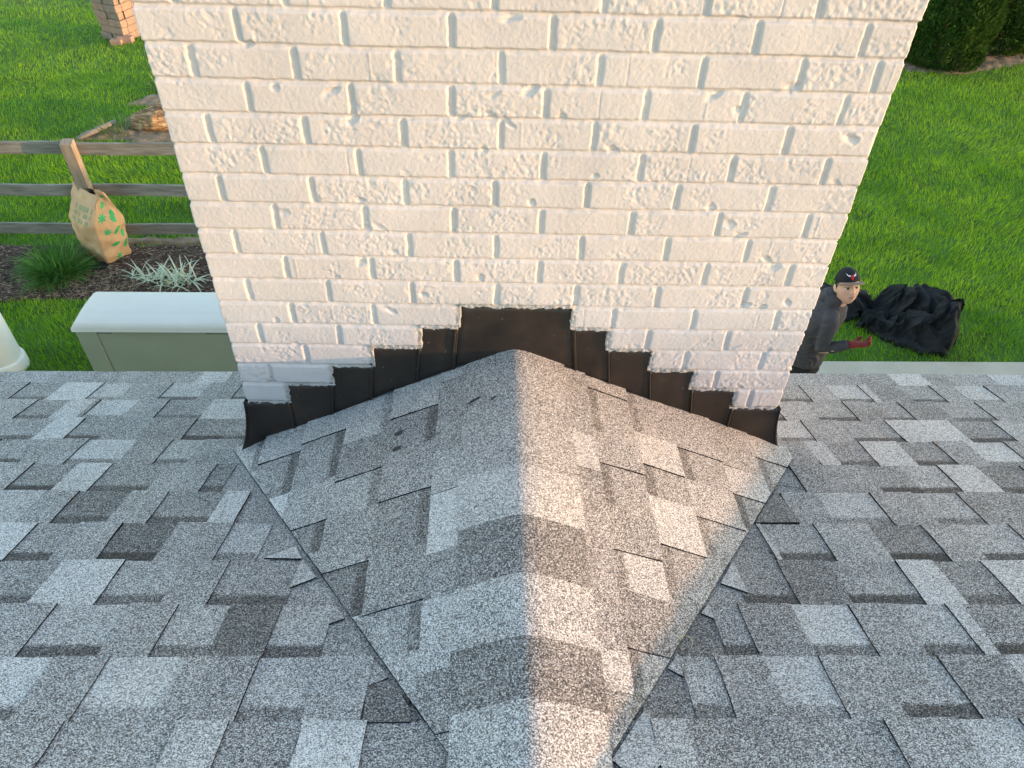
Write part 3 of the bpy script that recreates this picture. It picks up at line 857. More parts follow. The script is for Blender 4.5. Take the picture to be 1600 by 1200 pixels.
def mulch_mat():
    m, nt, b = new_mat('bark_mulch'); v = texco(nt, (1, 1, 1))
    n = nt.nodes.new('ShaderNodeTexVoronoi'); n.inputs['Scale'].default_value = 38
    mp = nt.nodes.new('ShaderNodeMapping'); mp.inputs['Scale'].default_value = (1, 2.2, 1); nt.links.new(v, mp.inputs[0])
    nt.links.new(mp.outputs[0], n.inputs['Vector'])
    s_ = nt.nodes.new('ShaderNodeSeparateColor'); nt.links.new(n.outputs['Color'], s_.inputs[0])
    c = ramp(nt, s_.outputs[0], [(0.1, (0.020, 0.012, 0.009)), (0.6, (0.075, 0.046, 0.034)), (0.88, (0.13, 0.085, 0.06)), (0.97, (0.30, 0.22, 0.14))])
    nt.links.new(c, b.inputs['Base Color']); b.inputs['Roughness'].default_value = 0.95
    bump(nt, b, s_.outputs[1], 0.8, 0.02); return m
M_MULCH = mulch_mat()
M_SOIL = simple_mat('bare_soil', (0.20, 0.145, 0.095), 0.95, 0.45, 9.0, bstr=0.6, bdist=0.02)

def sheet(name, poly, z, mat, kind='structure', bumpy=0.0, res=0.0):
    if res <= 0:
        o = mesh_obj(name, [(x, y, z) for x, y in poly], [tuple(range(len(poly)))], mat)
    else:
        xs = [q[0] for q in poly]; ys = [q[1] for q in poly]
        bm = bmesh.new()
        nx = int((max(xs)-min(xs))/res)+1; ny = int((max(ys)-min(ys))/res)+1
        gx, gy = np.meshgrid(np.linspace(min(xs), max(xs), nx), np.linspace(min(ys), max(ys), ny), indexing='ij')
        c = np.array(poly).mean(0)
        ins = inside(gx, gy, poly)
        hz = z + bumpy*fbm(gx+30, gy+30, 0.08, 3, 21)*1.0 + bumpy*0.8
        hz = np.where(ins, hz, z-0.03)
        idx = np.arange(nx*ny).reshape(nx, ny)
        f = np.stack([idx[:-1, :-1], idx[1:, :-1], idx[1:, 1:], idx[:-1, 1:]], -1).reshape(-1, 4)
        keep = ins[:-1, :-1] | ins[1:, 1:]
        f = f[keep.ravel()]
        bm.free()
        o = mesh_obj(name, np.stack([gx, gy, hz], -1).reshape(-1, 3), f, mat, None, True)
    return tag(o, kind=kind)

def inside(px, py, poly):
    r_ = np.zeros(px.shape, bool); n = len(poly); j = n-1
    for i in range(n):
        xi, yi = poly[i]; xj, yj = poly[j]
        c_ = ((yi > py) != (yj > py)) & (px < (xj-xi)*(py-yi)/(yj-yi+1e-12)+xi)
        r_ ^= c_; j = i
    return r_

sheet('ground', [(-160, -160), (160, -160), (160, 200), (-160, 200)], G, M_LAWN)
PATH = [(-1.6, 0.5), (27, 0.5), (27, 3.86), (8, 3.83), (-1.6, 3.78)]
mb = MB()
mb.box(-1.6, 27, 0.4, 3.78, G-0.05, G+0.05, bev=0.01)
for xj in (0.2, 2.6, 5.0, 7.4): pass
o = mb.build('path', M_PATH); tag(o, kind='structure')
r = np.random.default_rng(3)
def wavy(pts, amp, seed, n=8):
    out = []; rr = np.random.default_rng(seed)
    for i in range(len(pts)):
        a = np.array(pts[i]); b = np.array(pts[(i+1) % len(pts)])
        for k in range(n):
            out.append(tuple(a+(b-a)*k/n + rr.normal(0, amp, 2)))
    return out
BED = wavy([(-12, 4.62), (-4.9, 4.70), (-4.0, 4.74), (-2.0, 4.85), (-2.0, 5.72), (-4.0, 5.70), (-12, 5.66)], 0.03, 5)
sheet('mulch_bed', BED, G+0.012, M_MULCH, bumpy=0.018, res=0.03)
STRIP = wavy([(-4.6, 5.69), (-3.0, 5.70), (-2.0, 5.74), (-2.0, 5.90), (-3.2, 5.88), (-4.4, 5.82)], 0.015, 15)
sheet('bare_soil_strip', STRIP, G+0.02, M_SOIL, bumpy=0.012, res=0.03)
LOGBED = wavy([(-5.75, 8.2), (-4.2, 8.1), (-3.4, 8.4), (-3.4, 9.2), (-4.7, 9.15), (-5.2, 8.9)], 0.05, 6)
sheet('log_soil', LOGBED, G+0.012, M_SOIL, bumpy=0.02, res=0.04)
BARE = wavy([(-5.45, 9.35), (-4.9, 9.2), (-4.4, 9.5), (-4.5, 9.95), (-4.9, 9.9)], 0.04, 8)
sheet('bare_patch', BARE, G+0.012, M_SOIL, bumpy=0.015, res=0.04)
SHBED = wavy([(5.9, 11.0), (6.6, 10.82), (7.6, 10.86), (8.35, 11.15), (8.8, 11.5), (8.8, 12.4), (6.2, 12.4)], 0.05, 9)
sheet('shrub_soil', SHBED, G+0.012, M_SOIL, bumpy=0.02, res=0.05)

# lawn grass: single-triangle and bent blades, spread over the part of the lawn the place shows
def blades(cx, cy, n, rr, hmin, hmax, wmin, wmax, lean):
    x = cx; y = cy
    h = rr.uniform(hmin, hmax, n); w = rr.uniform(wmin, wmax, n)
    a = rr.uniform(0, 2*math.pi, n); l = rr.uniform(0.1, 1, n)*lean
    la = rr.uniform(0, 2*math.pi, n)*0.35 + 2.6*vnoise(x*1.1+50, y*1.1+50, 31)
    dx = np.cos(a)*w/2; dy = np.sin(a)*w/2
    b0 = np.stack([x-dx, y-dy, np.full(n, G)], -1); b1 = np.stack([x+dx, y+dy, np.full(n, G)], -1)
    t = np.stack([x+np.cos(la)*l*h, y+np.sin(la)*l*h, G+h*np.sqrt(np.maximum(0.1, 1-l*l*0.6))], -1)
    v = np.stack([b0, b1, t], 1).reshape(-1, 3)
    return v
rg = np.random.default_rng(17)
def scatter(x0, x1, y0, y1, dens):
    n = int((x1-x0)*(y1-y0)*dens)
    return rg.uniform(x0, x1, n), rg.uniform(y0, y1, n)
xs_, ys_ = [], []
for (x0, x1, y0, y1, dn) in ((-8, -1.65, 2.2, 4.7, 3400), (-1.65, 8.0, 3.7, 5.6, 3300), (-2.0, -1.65, 4.7, 5.6, 3000),
                             (-10, 9.0, 5.6, 8.0, 3100), (-10.5, 10.5, 8.0, 10.5, 2300), (-12, 12, 10.5, 13.5, 1500), (-13, 14, 13.5, 19, 800)):
    a, b_ = scatter(x0, x1, y0, y1, dn); xs_.append(a); ys_.append(b_)
X = np.concatenate(xs_); Y = np.concatenate(ys_)
bedm = np.zeros(X.shape, bool)
ed = 0.03*rg.normal(0, 1, X.shape)
for P_ in (BED, LOGBED, BARE, SHBED, STRIP): bedm |= inside(X+ed, Y+ed, P_)
bedm |= (X > -1.65) & (Y < 3.785+0.012*rg.normal(0, 1, X.shape))
# the odd blade still grows in the bare places
keep = (~bedm) | ((rg.random(X.shape) < 0.03) & (Y > 4.0))
keep &= ~((X > -3.75) & (X < -1.8) & (Y > 3.5) & (Y < 4.1))
X, Y = X[keep], Y[keep]
n = len(X)
clump = vnoise(X*3.1+60, Y*3.1+60, 41)
Vv = blades(X, Y, n, rg, 0.035, 0.072, 0.0035, 0.0065, 0.8)
rnd = np.clip(rg.random(n)*0.75 + 0.22*clump + 0.2, 0, 1)
Ff = np.arange(3*n).reshape(n, 3)
go = mesh_obj('grass', Vv, Ff, M_GRASS, None, False, {'rnd': np.repeat(rnd, 3)})
tag(go, 'bright green mown lawn grass around the house', 'grass', kind='stuff')

# ------------------------------------------------------------------ paddock fence
M_RAIL = wood_material('weathered_board', (0.125, 0.115, 0.095), (0.30, 0.285, 0.25), (1.2, 14, 14), 3.0)
M_POST = wood_material('cedar_post', (0.20, 0.16, 0.12), (0.33, 0.27, 0.205), (14, 14, 1.2), 3.0)
fence = empty('rail_fence', (-6.7, 5.67, G), 'three-rail weathered grey wooden paddock fence along the mulch bed', 'fence')
px_ = [-11.54, -9.12, -6.70, -4.292, -1.88, 0.53]
rf = np.random.default_rng(4)
FY = 5.67
for i, x in enumerate(px_):
    mb = MB()
    wp, dp = 0.118, 0.09
    z1 = G+1.245
    mb.add([(x-wp/2, FY-dp, G-.1), (x+wp/2, FY-dp, G-.1), (x+wp/2, FY, G-.1), (x-wp/2, FY, G-.1),
            (x-wp/2, FY-dp, z1-.015), (x+wp/2, FY-dp, z1-.015), (x+wp/2, FY, z1+.012), (x-wp/2, FY, z1+.012)],
           [(0, 1, 5, 4), (1, 2, 6, 5), (2, 3, 7, 6), (3, 0, 4, 7), (4, 5, 6, 7), (3, 2, 1, 0)])
    o = mb.build('post', M_POST, fence)
    bv = o.modifiers.new('bev', 'BEVEL'); bv.width = 0.005; bv.segments = 2
for zt in (-1.792, -2.252, -2.718):
    for i in range(len(px_)-1):
        mb = MB()
        n_ = 9; x0, x1 = px_[i]+0.002, px_[i+1]-0.002
        vs = []; fs = []
        for k in range(n_):
            x = x0+(x1-x0)*k/(n_-1); dz = 0.006*math.sin(k*0.9+i*2+zt*5); dy = 0.004*math.cos(k*1.3+i)
            for (yy, zz) in ((FY+.003, zt-.128), (FY+.030, zt-.128), (FY+.030, zt), (FY+.003, zt)):
                vs.append((x, yy+dy+0.004, zz+dz))
        for k in range(n_-1):
            for q in range(4): fs.append((k*4+q, k*4+(q+1) % 4, (k+1)*4+(q+1) % 4, (k+1)*4+q))
        fs += [(3, 2, 1, 0), ((n_-1)*4, (n_-1)*4+1, (n_-1)*4+2, (n_-1)*4+3)]
        mb.add(vs, fs)
        o = mb.build('rail', M_RAIL, fence)
        bv = o.modifiers.new('bev', 'BEVEL'); bv.width = 0.003; bv.segments = 1

# ------------------------------------------------------------------ paper yard-waste bag leaning on the fence post
M_BAG = simple_mat('kraft_paper', (0.52, 0.33, 0.18), 0.75, 0.14, 7, bstr=0.5, bdist=0.006)
M_PRT = simple_mat('green_print', (0.055, 0.36, 0.12), 0.7, 0.2, 20, bstr=0)
M_PRT2 = simple_mat('faded_green_print', (0.25, 0.30, 0.15), 0.75, 0.2, 30, bstr=0)
bagc = Vector((-4.25, 5.50, G+0.015)); ang = R(-33)
def bag_pt(s_, t):
    """s_ around 0..4 (corner numbers), t height 0..1"""
    hw = 0.178*(1+0.16*math.sin(min(t, 1)*2.6)); hd = 0.14*(1+0.18*math.sin(t*3.0))*(1-0.86*max(0, t-0.60)/0.40)
    if t > 0.7: hw *= 1+0.12*(t-0.7)
    c = [(-hw, -hd), (hw, -hd), (hw, hd), (-hw, hd)]
    i = int(s_) % 4; f_ = s_-int(s_)
    x = c[i][0]*(1-f_)+c[(i+1) % 4][0]*f_; y = c[i][1]*(1-f_)+c[(i+1) % 4][1]*f_
    # sides belly out, gussets pinch in near the top
    bulge = math.sin(f_*math.pi)
    nx, ny = [(0, -1), (1, 0), (0, 1), (-1, 0)][i]
    b_ = bulge*(0.035*math.sin(t*3.1) if i % 2 == 0 else 0.03*math.sin(t*3.1)-0.085*max(0, (t-0.55)/0.45))
    x += nx*b_; y += ny*b_
    w_ = 0.013*mnoise.noise(Vector((s_*1.7, t*4.5, 3.1)))+0.008*mnoise.noise(Vector((s_*5, t*11, 7.7)))
    fold = 0.012*math.sin(s_*3+t*9)*(t > 0.0)*math.exp(-((t-0.30)/0.08)**2)
    x += (nx*(w_*1.6+fold)); y += (ny*(w_*1.6+fold))
    z = t*0.79 + 0.012*mnoise.noise(Vector((s_*2.2, 9.0, t)))*(t > 0.9)
    if t > 0.85:   # ragged pinched top with a dip in the middle
        z -= 0.05*(t-0.85)/0.15*abs(math.sin((s_+0.1)*math.pi*0.5))
    x += -0.02*t + 0.0*y; y += 0.06*t
    return Vector((x*math.cos(ang)-y*math.sin(ang), x*math.sin(ang)+y*math.cos(ang), z)) + bagc
bag = empty('paper_bag', bagc, 'crumpled brown paper yard-waste bag with green leaf prints leaning on the fence post', 'bag')
ns, nt_ = 64, 46
vs = []; fs = []
for j in range(nt_+1):
    for i in range(ns): vs.append(bag_pt(4*i/ns, j/nt_))
for j in range(nt_):
    for i in range(ns): fs.append((j*ns+i, j*ns+(i+1) % ns, (j+1)*ns+(i+1) % ns, (j+1)*ns+i))
fs.append(tuple(range(ns))[::-1])
o = mesh_obj('bag_sack', vs, fs, M_BAG, bag, True)
md = o.modifiers.new('t', 'SOLIDIFY'); md.thickness = 0.002; md.offset = 1
def decal(s0, t0, sz, kind, rot):
    """leaf print following the paper, lying a hair above it"""
    pts = []
    if kind == 'leaf': prof = [(math.cos(a)*0.5*(0.55+0.45*abs(math.cos(a))), math.sin(a)*0.26) for a in np.linspace(0, 2*math.pi, 14, endpoint=False)]
    elif kind == 'maple': prof = [(math.cos(a)*(0.5 if k % 2 == 0 else 0.22), math.sin(a)*(0.5 if k % 2 == 0 else 0.22)) for k, a in enumerate(np.linspace(0, 2*math.pi, 14, endpoint=False))]
    else: prof = [(-.5, -.5), (.5, -.5), (.5, .5), (-.5, .5)]
    res = []
    def P(u, v):
        uu = u*math.cos(rot)-v*math.sin(rot); vv_ = u*math.sin(rot)+v*math.cos(rot)
        s_ = s0+uu*sz[0]; t_ = t0+vv_*sz[1]
        p = bag_pt(s_, t_); e = 0.01
        n_ = (bag_pt(s_+e, t_)-p).cross(bag_pt(s_, t_+e)-p).normalized()
        return p+n_*0.0035
    vs = [P(0, 0)]+[P(u*.5, v*.5) for u, v in prof]+[P(u, v) for u, v in prof]; n_ = len(prof)
    fs = [(0, i+1, (i+1) % n_+1) for i in range(n_)]+[(i+1, n_+i+1, n_+(i+1) % n_+1, (i+1) % n_+1) for i in range(n_)]
    return vs, fs
for (s0, t0, sz, kd, rot) in ((1.50, .80, .34, 'leaf', .5), (1.28, .66, .40, 'maple', 0), (1.68, .66, .34, 'leaf', 1.3), (1.62, .60, .3, 'leaf', -1.2),
                              (1.32, .47, .30, 'maple', .4), (1.62, .45, .34, 'leaf', .8), (1.82, .36, .3, 'leaf', 1.5), (1.48, .27, .32, 'leaf', 0),
                              (1.86, .20, .34, 'leaf', 1.4), (1.52, .07, .36, 'maple', .2), (1.75, .90, .22, 'leaf', .2)):
    vs, fs = decal(s0, t0, (sz, sz*0.36), kd, rot)
    mesh_obj('leaf_print', vs, fs, M_PRT, bag, True)
mbp = MB()
for row_ in range(3):
    x = 0.18
    while x < 0.86:
        w_ = 0.045 if row_ else 0.06
        if rf.random() < 0.85:
            vs, fs = decal(x+w_/2, 0.76-0.07*row_, (w_*0.8, 0.045 if row_ else 0.055), 'box', 0.02)
            mbp.add(vs, fs)
        x += w_*1.25
mbp.build('faded_print', M_PRT2, bag)
M_BLK = simple_mat('black_plastic', (0.012, 0.012, 0.013), 0.6, 0.3, 20)
mb = MB(); mb.box(-4.42, -4.16, 5.20, 5.33, G, G+0.045, bev=0.01, M=None)
o = mb.build('black_block', M_BLK); tag(o, 'small black plastic block lying on the mulch at the foot of the paper bag', 'plastic block')  # plain block for an unidentified dark patch beside the bag

# ------------------------------------------------------------------ plants in the bed
def tuft(name, cx, cy, n, ln, wd, spread, mat, label, cat, rr, droop=1.0, crad=0.1, zb=G, segs=6, stiff=0.5):
    vs = []; fs = []; rn = []
    for i in range(n):
        a = rr.uniform(0, 2*math.pi); L = ln*rr.uniform(0.55, 1.05); el = math.acos(rr.uniform(stiff, 1.0))*1.1
        r0 = crad*math.sqrt(rr.random()); a0 = rr.uniform(0, 2*math.pi)
        p = Vector((cx+r0*math.cos(a0), cy+r0*math.sin(a0), zb))
        if r0 > crad*0.4: a = a0+rr.normal(0, .6)
        w = wd*rr.uniform(0.7, 1.2); tone = rr.random()
        d = Vector((math.sin(el)*math.cos(a), math.sin(el)*math.sin(a), math.cos(el)))
        side = Vector((-math.sin(a), math.cos(a), 0)); b = len(vs)
        for k in range(segs+1):
            t = k/segs; ww = w*(1-t**2.2)*(0.55+0.45*min(1, t*4)) + 0.0004
            vs += [p-side*ww/2, p+side*ww/2]; rn += [tone, tone]
            p = p+d*(L/segs)
            d = (d + Vector((math.cos(a)*0.10, math.sin(a)*0.10, -0.20))*droop*spread*(t+0.25)).normalized()
            if p.z < zb+0.01: p.z = zb+0.01
        for k in range(segs): fs.append((b+2*k, b+2*k+1, b+2*k+3, b+2*k+2))
    o = mesh_obj(name, vs, fs, mat, None, True, {'rnd': rn})
    return tag(o, label, cat)
M_TUFT = veg_material('tuft_grass', (0.022, 0.075, 0.012), (0.07, 0.20, 0.03), (0.17, 0.33, 0.07), 0.5, 0.3, 2.0)
rp = np.random.default_rng(23)
tuft('ornamental_grass', -4.64, 5.16, 1000, 0.40, 0.011, 1.0, M_TUFT, 'dark green fountain-like grass clump in the mulch beside the paper bag', 'grass clump', rp, 1.0, 0.17, stiff=0.45)
def varieg_mat():
    m, nt, b = new_mat('variegated_leaf'); a = attr_n(nt, 'rnd')
    c = ramp(nt, a.outputs['Fac'], [(0.0, (0.10, 0.20, 0.075)), (0.42, (0.16, 0.28, 0.12)), (0.5, (0.56, 0.62, 0.44)), (1.0, (0.66, 0.70, 0.54))], 'LINEAR')
    nt.links.new(c, b.inputs['Base Color']); b.inputs['Roughness'].default_value = 0.5; return m
M_VAR = varieg_mat()
def variegated(cx, cy, n, ln, rr, label, crad, stiff):
    vs = []; fs = []; rn = []
    for i in range(n):
        a = rr.uniform(0, 2*math.pi); L = ln*rr.uniform(0.5, 1.1); el = math.acos(rr.uniform(stiff, 1.0))
        r0 = crad*math.sqrt(rr.random()); a0 = rr.uniform(0, 2*math.pi)
        p = Vector((cx+r0*math.cos(a0), cy+r0*math.sin(a0)*0.6, G+0.01)); w = 0.020*rr.uniform(.7, 1.2)
        d = Vector((math.sin(el)*math.cos(a), math.sin(el)*math.sin(a), math.cos(el)))
        side = Vector((-math.sin(a), math.cos(a), 0.2)).normalized(); b = len(vs); segs = 7
        for k in range(segs+1):
            t = k/segs; ww = w*(1-t**2)*(0.5+0.5*min(1, t*3))+0.0005
            for q, c in ((-.5, 1), (-.2, .9), (-.12, .2), (.12, .1), (.2, .9), (.5, 1)):
                vs.append(p+side*ww*q); rn.append(c)
            p = p+d*(L/segs); d = (d+Vector((math.cos(a)*.1, math.sin(a)*.1, -0.23))*(t+.2)).normalized()
            if p.z < G+0.02: p.z = G+0.02
        for k in range(segs):
            for q in range(5): fs.append((b+6*k+q, b+6*k+q+1, b+6*k+q+7, b+6*k+q+6))
    o = mesh_obj('variegated_plant', vs, fs, M_VAR, None, True, {'rnd': rn})
    return tag(o, label, 'plant', 'variegated plants in the mulch bed')
variegated(-3.36, 5.00, 75, 0.34, rp, 'larger clump of white-striped leaves in the mulch behind the storage box, beside the chimney', 0.20, .35)
variegated(-3.72, 5.02, 26, 0.27, rp, 'sparse small clump of white-striped leaves left of the larger striped clump', 0.16, .45)
# dead straw round the clumps: countless bits
vs = []; fs = []
for i in range(420):
    c = (-4.55, 5.0) if rp.random() < 0.6 else (-3.8, 5.0)
    x = c[0]+rp.normal(0, .30); y = c[1]+rp.normal(-.03, .16); a = rp.uniform(0, math.pi); L = rp.uniform(.03, .10); w = .0022
    z = G+0.045+rp.uniform(0, .01); dx, dy = math.cos(a)*L/2, math.sin(a)*L/2; b = len(vs)
    vs += [(x-dx-dy*w/L, y-dy+dx*w/L, z), (x-dx+dy*w/L, y-dy-dx*w/L, z), (x+dx+dy*w/L, y+dy-dx*w/L, z+.008), (x+dx-dy*w/L, y+dy+dx*w/L, z+.008)]
    fs.append((b, b+1, b+2, b+3))
M_STRAW = simple_mat('dry_straw', (0.42, 0.31, 0.17), 0.8, 0.25, 20, bstr=0)
o = mesh_obj('straw', vs, fs, M_STRAW); tag(o, 'dry pale straw scattered on the mulch', 'straw', kind='stuff')
# weeds round the rotten log
M_WEED = veg_material('weed_leaves', (0.05, 0.12, 0.02), (0.14, 0.24, 0.05), (0.30, 0.38, 0.10), 0.6, 0.3, 2.0)
tuft('weed', -5.05, 10.05, 260, 0.22, 0.012, 1.0, M_WEED, 'yellow-green weed clump on the bare soil patch beyond the log', 'weed', rp, 1, .25, stiff=.2, segs=4)
tuft('weed', -4.62, 9.75, 300, 0.24, 0.012, 1.0, M_TUFT, 'dark green weed clump at the chimney edge just beyond the log', 'weed', rp, 1, .22, stiff=.2, segs=4)
tuft('weed', -5.25, 8.5, 240, 0.26, 0.008, 1.0, M_WEED, 'wispy weeds at the left end of the rotten log', 'weed', rp, 1, .16, stiff=.3, segs=4)

# ------------------------------------------------------------------ plastic storage box
M_LID = simple_mat('box_lid_plastic', (0.56, 0.55, 0.50), 0.42, 0.03, 4, bstr=0.1, bdist=0.002, spec=0.4)
M_BOX = simple_mat('box_body_plastic', (0.31, 0.325, 0.255), 0.5, 0.06, 3, bstr=0.12, bdist=0.002, spec=0.35)
bx0, bx1, by0, by1 = -3.675, -2.05, 3.565, 4.075
box = empty('storage_box', ((bx0+bx1)/2, (by0+by1)/2, G), 'sage green plastic deck storage box with pale lid on the grass below the eave', 'storage box')
mb = MB()
zt = -2.475
mb.box(bx0+.02, bx1-.02, by0+.03, by1-.02, G+0.01, zt, bev=0.012)
mb.build('box_body', M_BOX, box)
mb = MB()
mb.box(bx0+.20, bx1-.20, by0+.018, by0+.029, G+.05, zt-.03, bev=0.004)
mb.build('front_panel', M_BOX, box)
for xx in (bx0+.02, bx1-.195):
    mb = MB(); mb.box(xx, xx+.175, by0+.012, by0+.0285, G+.02, zt-.004, bev=0.006); mb.build('corner_panel', M_BOX, box)
mb = MB(); mb.box(-3.35, -2.55, by0+.008, by0+.0175, zt-.028, zt-.006, bev=0.003); mb.build('latch_strip', M_BOX, box)
nx, ny = 40, 24
vs = []; fs = []
for i in range(nx+1):
    for j in range(ny+1):
        u, v_ = i/nx, j/ny
        x = bx0+(bx1-bx0)*u; y = by0+(by1-by0)*v_
        ex = min(u*(bx1-bx0), (1-u)*(bx1-bx0)); ey = min(v_*(by1-by0), (1-v_)*(by1-by0)); e = min(ex, ey)
        z = -2.405 + 0.018*math.sin(v_*math.pi) - 0.035*math.exp(-e/0.012)
        if abs(v_-0.28) < 0.03 or abs(v_-0.92) < .02: z -= 0.002
        vs.append((x, y, z))
idg = lambda i, j: i*(ny+1)+j
for i in range(nx):
    for j in range(ny): fs.append((idg(i, j), idg(i+1, j), idg(i+1, j+1), idg(i, j+1)))
rim = [idg(i, 0) for i in range(nx)]+[idg(nx, j) for j in range(ny)]+[idg(i, ny) for i in range(nx, 0, -1)]+[idg(0, j) for j in range(ny, 0, -1)]
b = len(vs)
for q in rim: vs.append((vs[q][0], vs[q][1], zt+0.003))
for k in range(len(rim)): fs.append((rim[k], b+k, b+(k+1) % len(rim), rim[(k+1) % len(rim)]))
fs.append(tuple(b+k for k in range(len(rim))))
o = mesh_obj('lid', vs, fs, M_LID, box, True)
mb = MB()
for i in range(1): mb.box(bx0+.3, bx1-.3, by0-.004, by0+.004, zt+.004, zt+.012, bev=.002)
mb.build('lid_lip', M_LID, box)

# ------------------------------------------------------------------ white round column
M_COL = simple_mat('white_column_paint', (0.78, 0.77, 0.72), 0.4, 0.03, 5, bstr=0.05, bdist=0.002)
cx, cy, cr = -4.50, 3.70, 0.16
col = empty('column', (cx, cy, G), 'white round column with a plain foot ring on the lawn at the left edge', 'column')
def lathe(name, prof, cx, cy, mat, parent, n=40):
    vs = []; fs = []
    for r_, z in prof:
        for k in range(n): vs.append((cx+r_*math.cos(2*math.pi*k/n), cy+r_*math.sin(2*math.pi*k/n), z))
    for i in range(len(prof)-1):
        for k in range(n): fs.append((i*n+k, i*n+(k+1) % n, (i+1)*n+(k+1) % n, (i+1)*n+k))
    fs.append(tuple(range(n))[::-1]); fs.append(tuple((len(prof)-1)*n+k for k in range(n)))
    o = mesh_obj(name, vs, fs, mat, parent, True)
    e = o.modifiers.new('e', 'EDGE_SPLIT'); e.split_angle = R(40); return o
lathe('shaft', [(cr, G+.12), (cr*.99, G+1.0), (cr*.95, G+2.0), (cr*.9, G+2.5)], cx, cy, M_COL, col)
lathe('base', [(cr+.022, G), (cr+.022, G+.09), (cr+.018, G+.11), (cr+.010, G+.122), (cr-.01, G+.124)], cx, cy, M_COL, col)
lathe('capital', [(cr*.9-.01, G+2.5), (cr+.01, G+2.52), (cr+.05, G+2.58), (cr+.05, G+2.64), (0.01, G+2.64)], cx, cy, M_COL, col)

# ------------------------------------------------------------------ rotten log and stick
def log_mat():
    m, nt, b = new_mat('rotten_wood'); v = texco(nt, (1.2, 5, 7))
    n1 = noise_t(nt, v, 3.5, 6, 0.7)
    c = ramp(nt, n1, [(0.3, (0.045, 0.026, 0.016)), (0.48, (0.21, 0.125, 0.06)), (0.60, (0.44, 0.29, 0.15)), (0.75, (0.58, 0.43, 0.27))])
    nt.links.new(c, b.inputs['Base Color']); b.inputs['Roughness'].default_value = 0.9
    bump(nt, b, n1, 0.9, 0.03); return m
M_LOG = log_mat()
vs = []; fs = []; nl, nc = 60, 36
for i in range(nl+1):
    t = i/nl; x = -5.02+1.5*t
    rad = 0.20*(0.55+0.45*math.sin(min(1, t*3+.12)*math.pi/2))*(1+0.1*math.sin(t*9))
    for k in range(nc):
        a = 2*math.pi*k/nc
        q = Vector((x*3, math.cos(a)*1.3, math.sin(a)*1.3))
        rr_ = rad*(1+0.28*mnoise.noise(q)+0.16*mnoise.noise(Vector((x*2, math.cos(a)*6, math.sin(a)*6)))+0.1*mnoise.noise(q*5))
        vs.append((x+0.05*mnoise.noise(Vector((a*2, t*3, 1))), 8.62+rr_*math.cos(a)*1.05+0.12*t, G+0.06+max(-0.1, rr_*math.sin(a))))
for i in range(nl):
    for k in range(nc): fs.append((i*nc+k, i*nc+(k+1) % nc, (i+1)*nc+(k+1) % nc, (i+1)*nc+k))
fs.append(tuple(range(nc))[::-1]); fs.append(tuple(nl*nc+k for k in range(nc)))
o = mesh_obj('rotten_log', vs, fs, M_LOG, None, True); tag(o, 'crumbling orange-brown rotten log lying beyond the fence', 'log')
mb = MB(); mb.tube([(-5.62, 8.16, G+.05), (-5.45, 8.38, G+.07), (-5.28, 8.60, G+.09)], [.028, .036, .03], 9)
o = mb.build('stick', M_RAIL, None, True); tag(o, 'short grey stick lying on the soil to the left of the rotten log', 'stick')

# ------------------------------------------------------------------ stacked stone pillar
M_STB = [simple_mat('pillar_block_a', (0.25, 0.185, 0.145), 0.9, 0.2, 12, bstr=.4, bdist=.006), simple_mat('pillar_block_b', (0.31, 0.20, 0.15), 0.9, 0.2, 12, bstr=.4, bdist=.006),
         simple_mat('pillar_cap', (0.30, 0.285, 0.26), 0.9, 0.15, 10, bstr=.3, bdist=.005), simple_mat('pillar_core', (0.02, 0.018, 0.015), 1.0)]
pc = Vector((-6.42, 12.12, G))
pil = empty('stone_pillar', pc, 'low pillar of stacked tan stone blocks with a grey cap on the far left lawn', 'pillar')
Mx = Matrix.Translation(pc) @ Matrix.Rotation(R(-24), 4, 'Z')
mb = MB(); rr = np.random.default_rng(8)
mb.box(-.20, .20, -.20, .20, 0, .70, mi=3, M=Mx)
for c_ in range(6):
    z0 = c_*0.115; z1 = z0+0.110
    for (a0, a1, b0_, b1_) in ((-.245, -.02, -.245, -.12), (-.012, .245, -.245, -.12), (-.245, -.12, -.112, .245), (.12, .245, -.112, .10), (.12, .245, .108, .245), (-.112, .112, .12, .245)):
        j = rr.normal(0, .007, 4)
        mb.box(a0+j[0], a1+j[1], b0_+j[2], b1_+j[3], z0, z1+rr.uniform(-.002, .002), mi=int(rr.integers(0, 2)), M=Mx, bev=0.008)
mb.build('block_stack', M_STB, pil)
mb = MB(); mb.box(-.27, -.004, -.27, .27, .694, .755, mi=0, M=Mx, bev=.01); mb.box(.004, .27, -.27, .27, .694, .75, mi=0, M=Mx, bev=.01)
mb.build('cap_stone', [M_STB[2]], pil)
for (x, y, s_, lb) in ((-6.40, 11.72, 1.0, 'loose tan stone block lying on the grass at the foot of the stone pillar'), (-6.28, 11.80, 1.3, 'larger loose tan block set against the front of the stone pillar')):
    mb = MB(); mb.box(x-.10*s_, x+.09*s_, y-.07, y+.06, G, G+.085*s_, bev=.014, M=None); o = mb.build('stone_block', [M_STB[1]]); tag(o, lb, 'stone', 'loose blocks by the pillar')

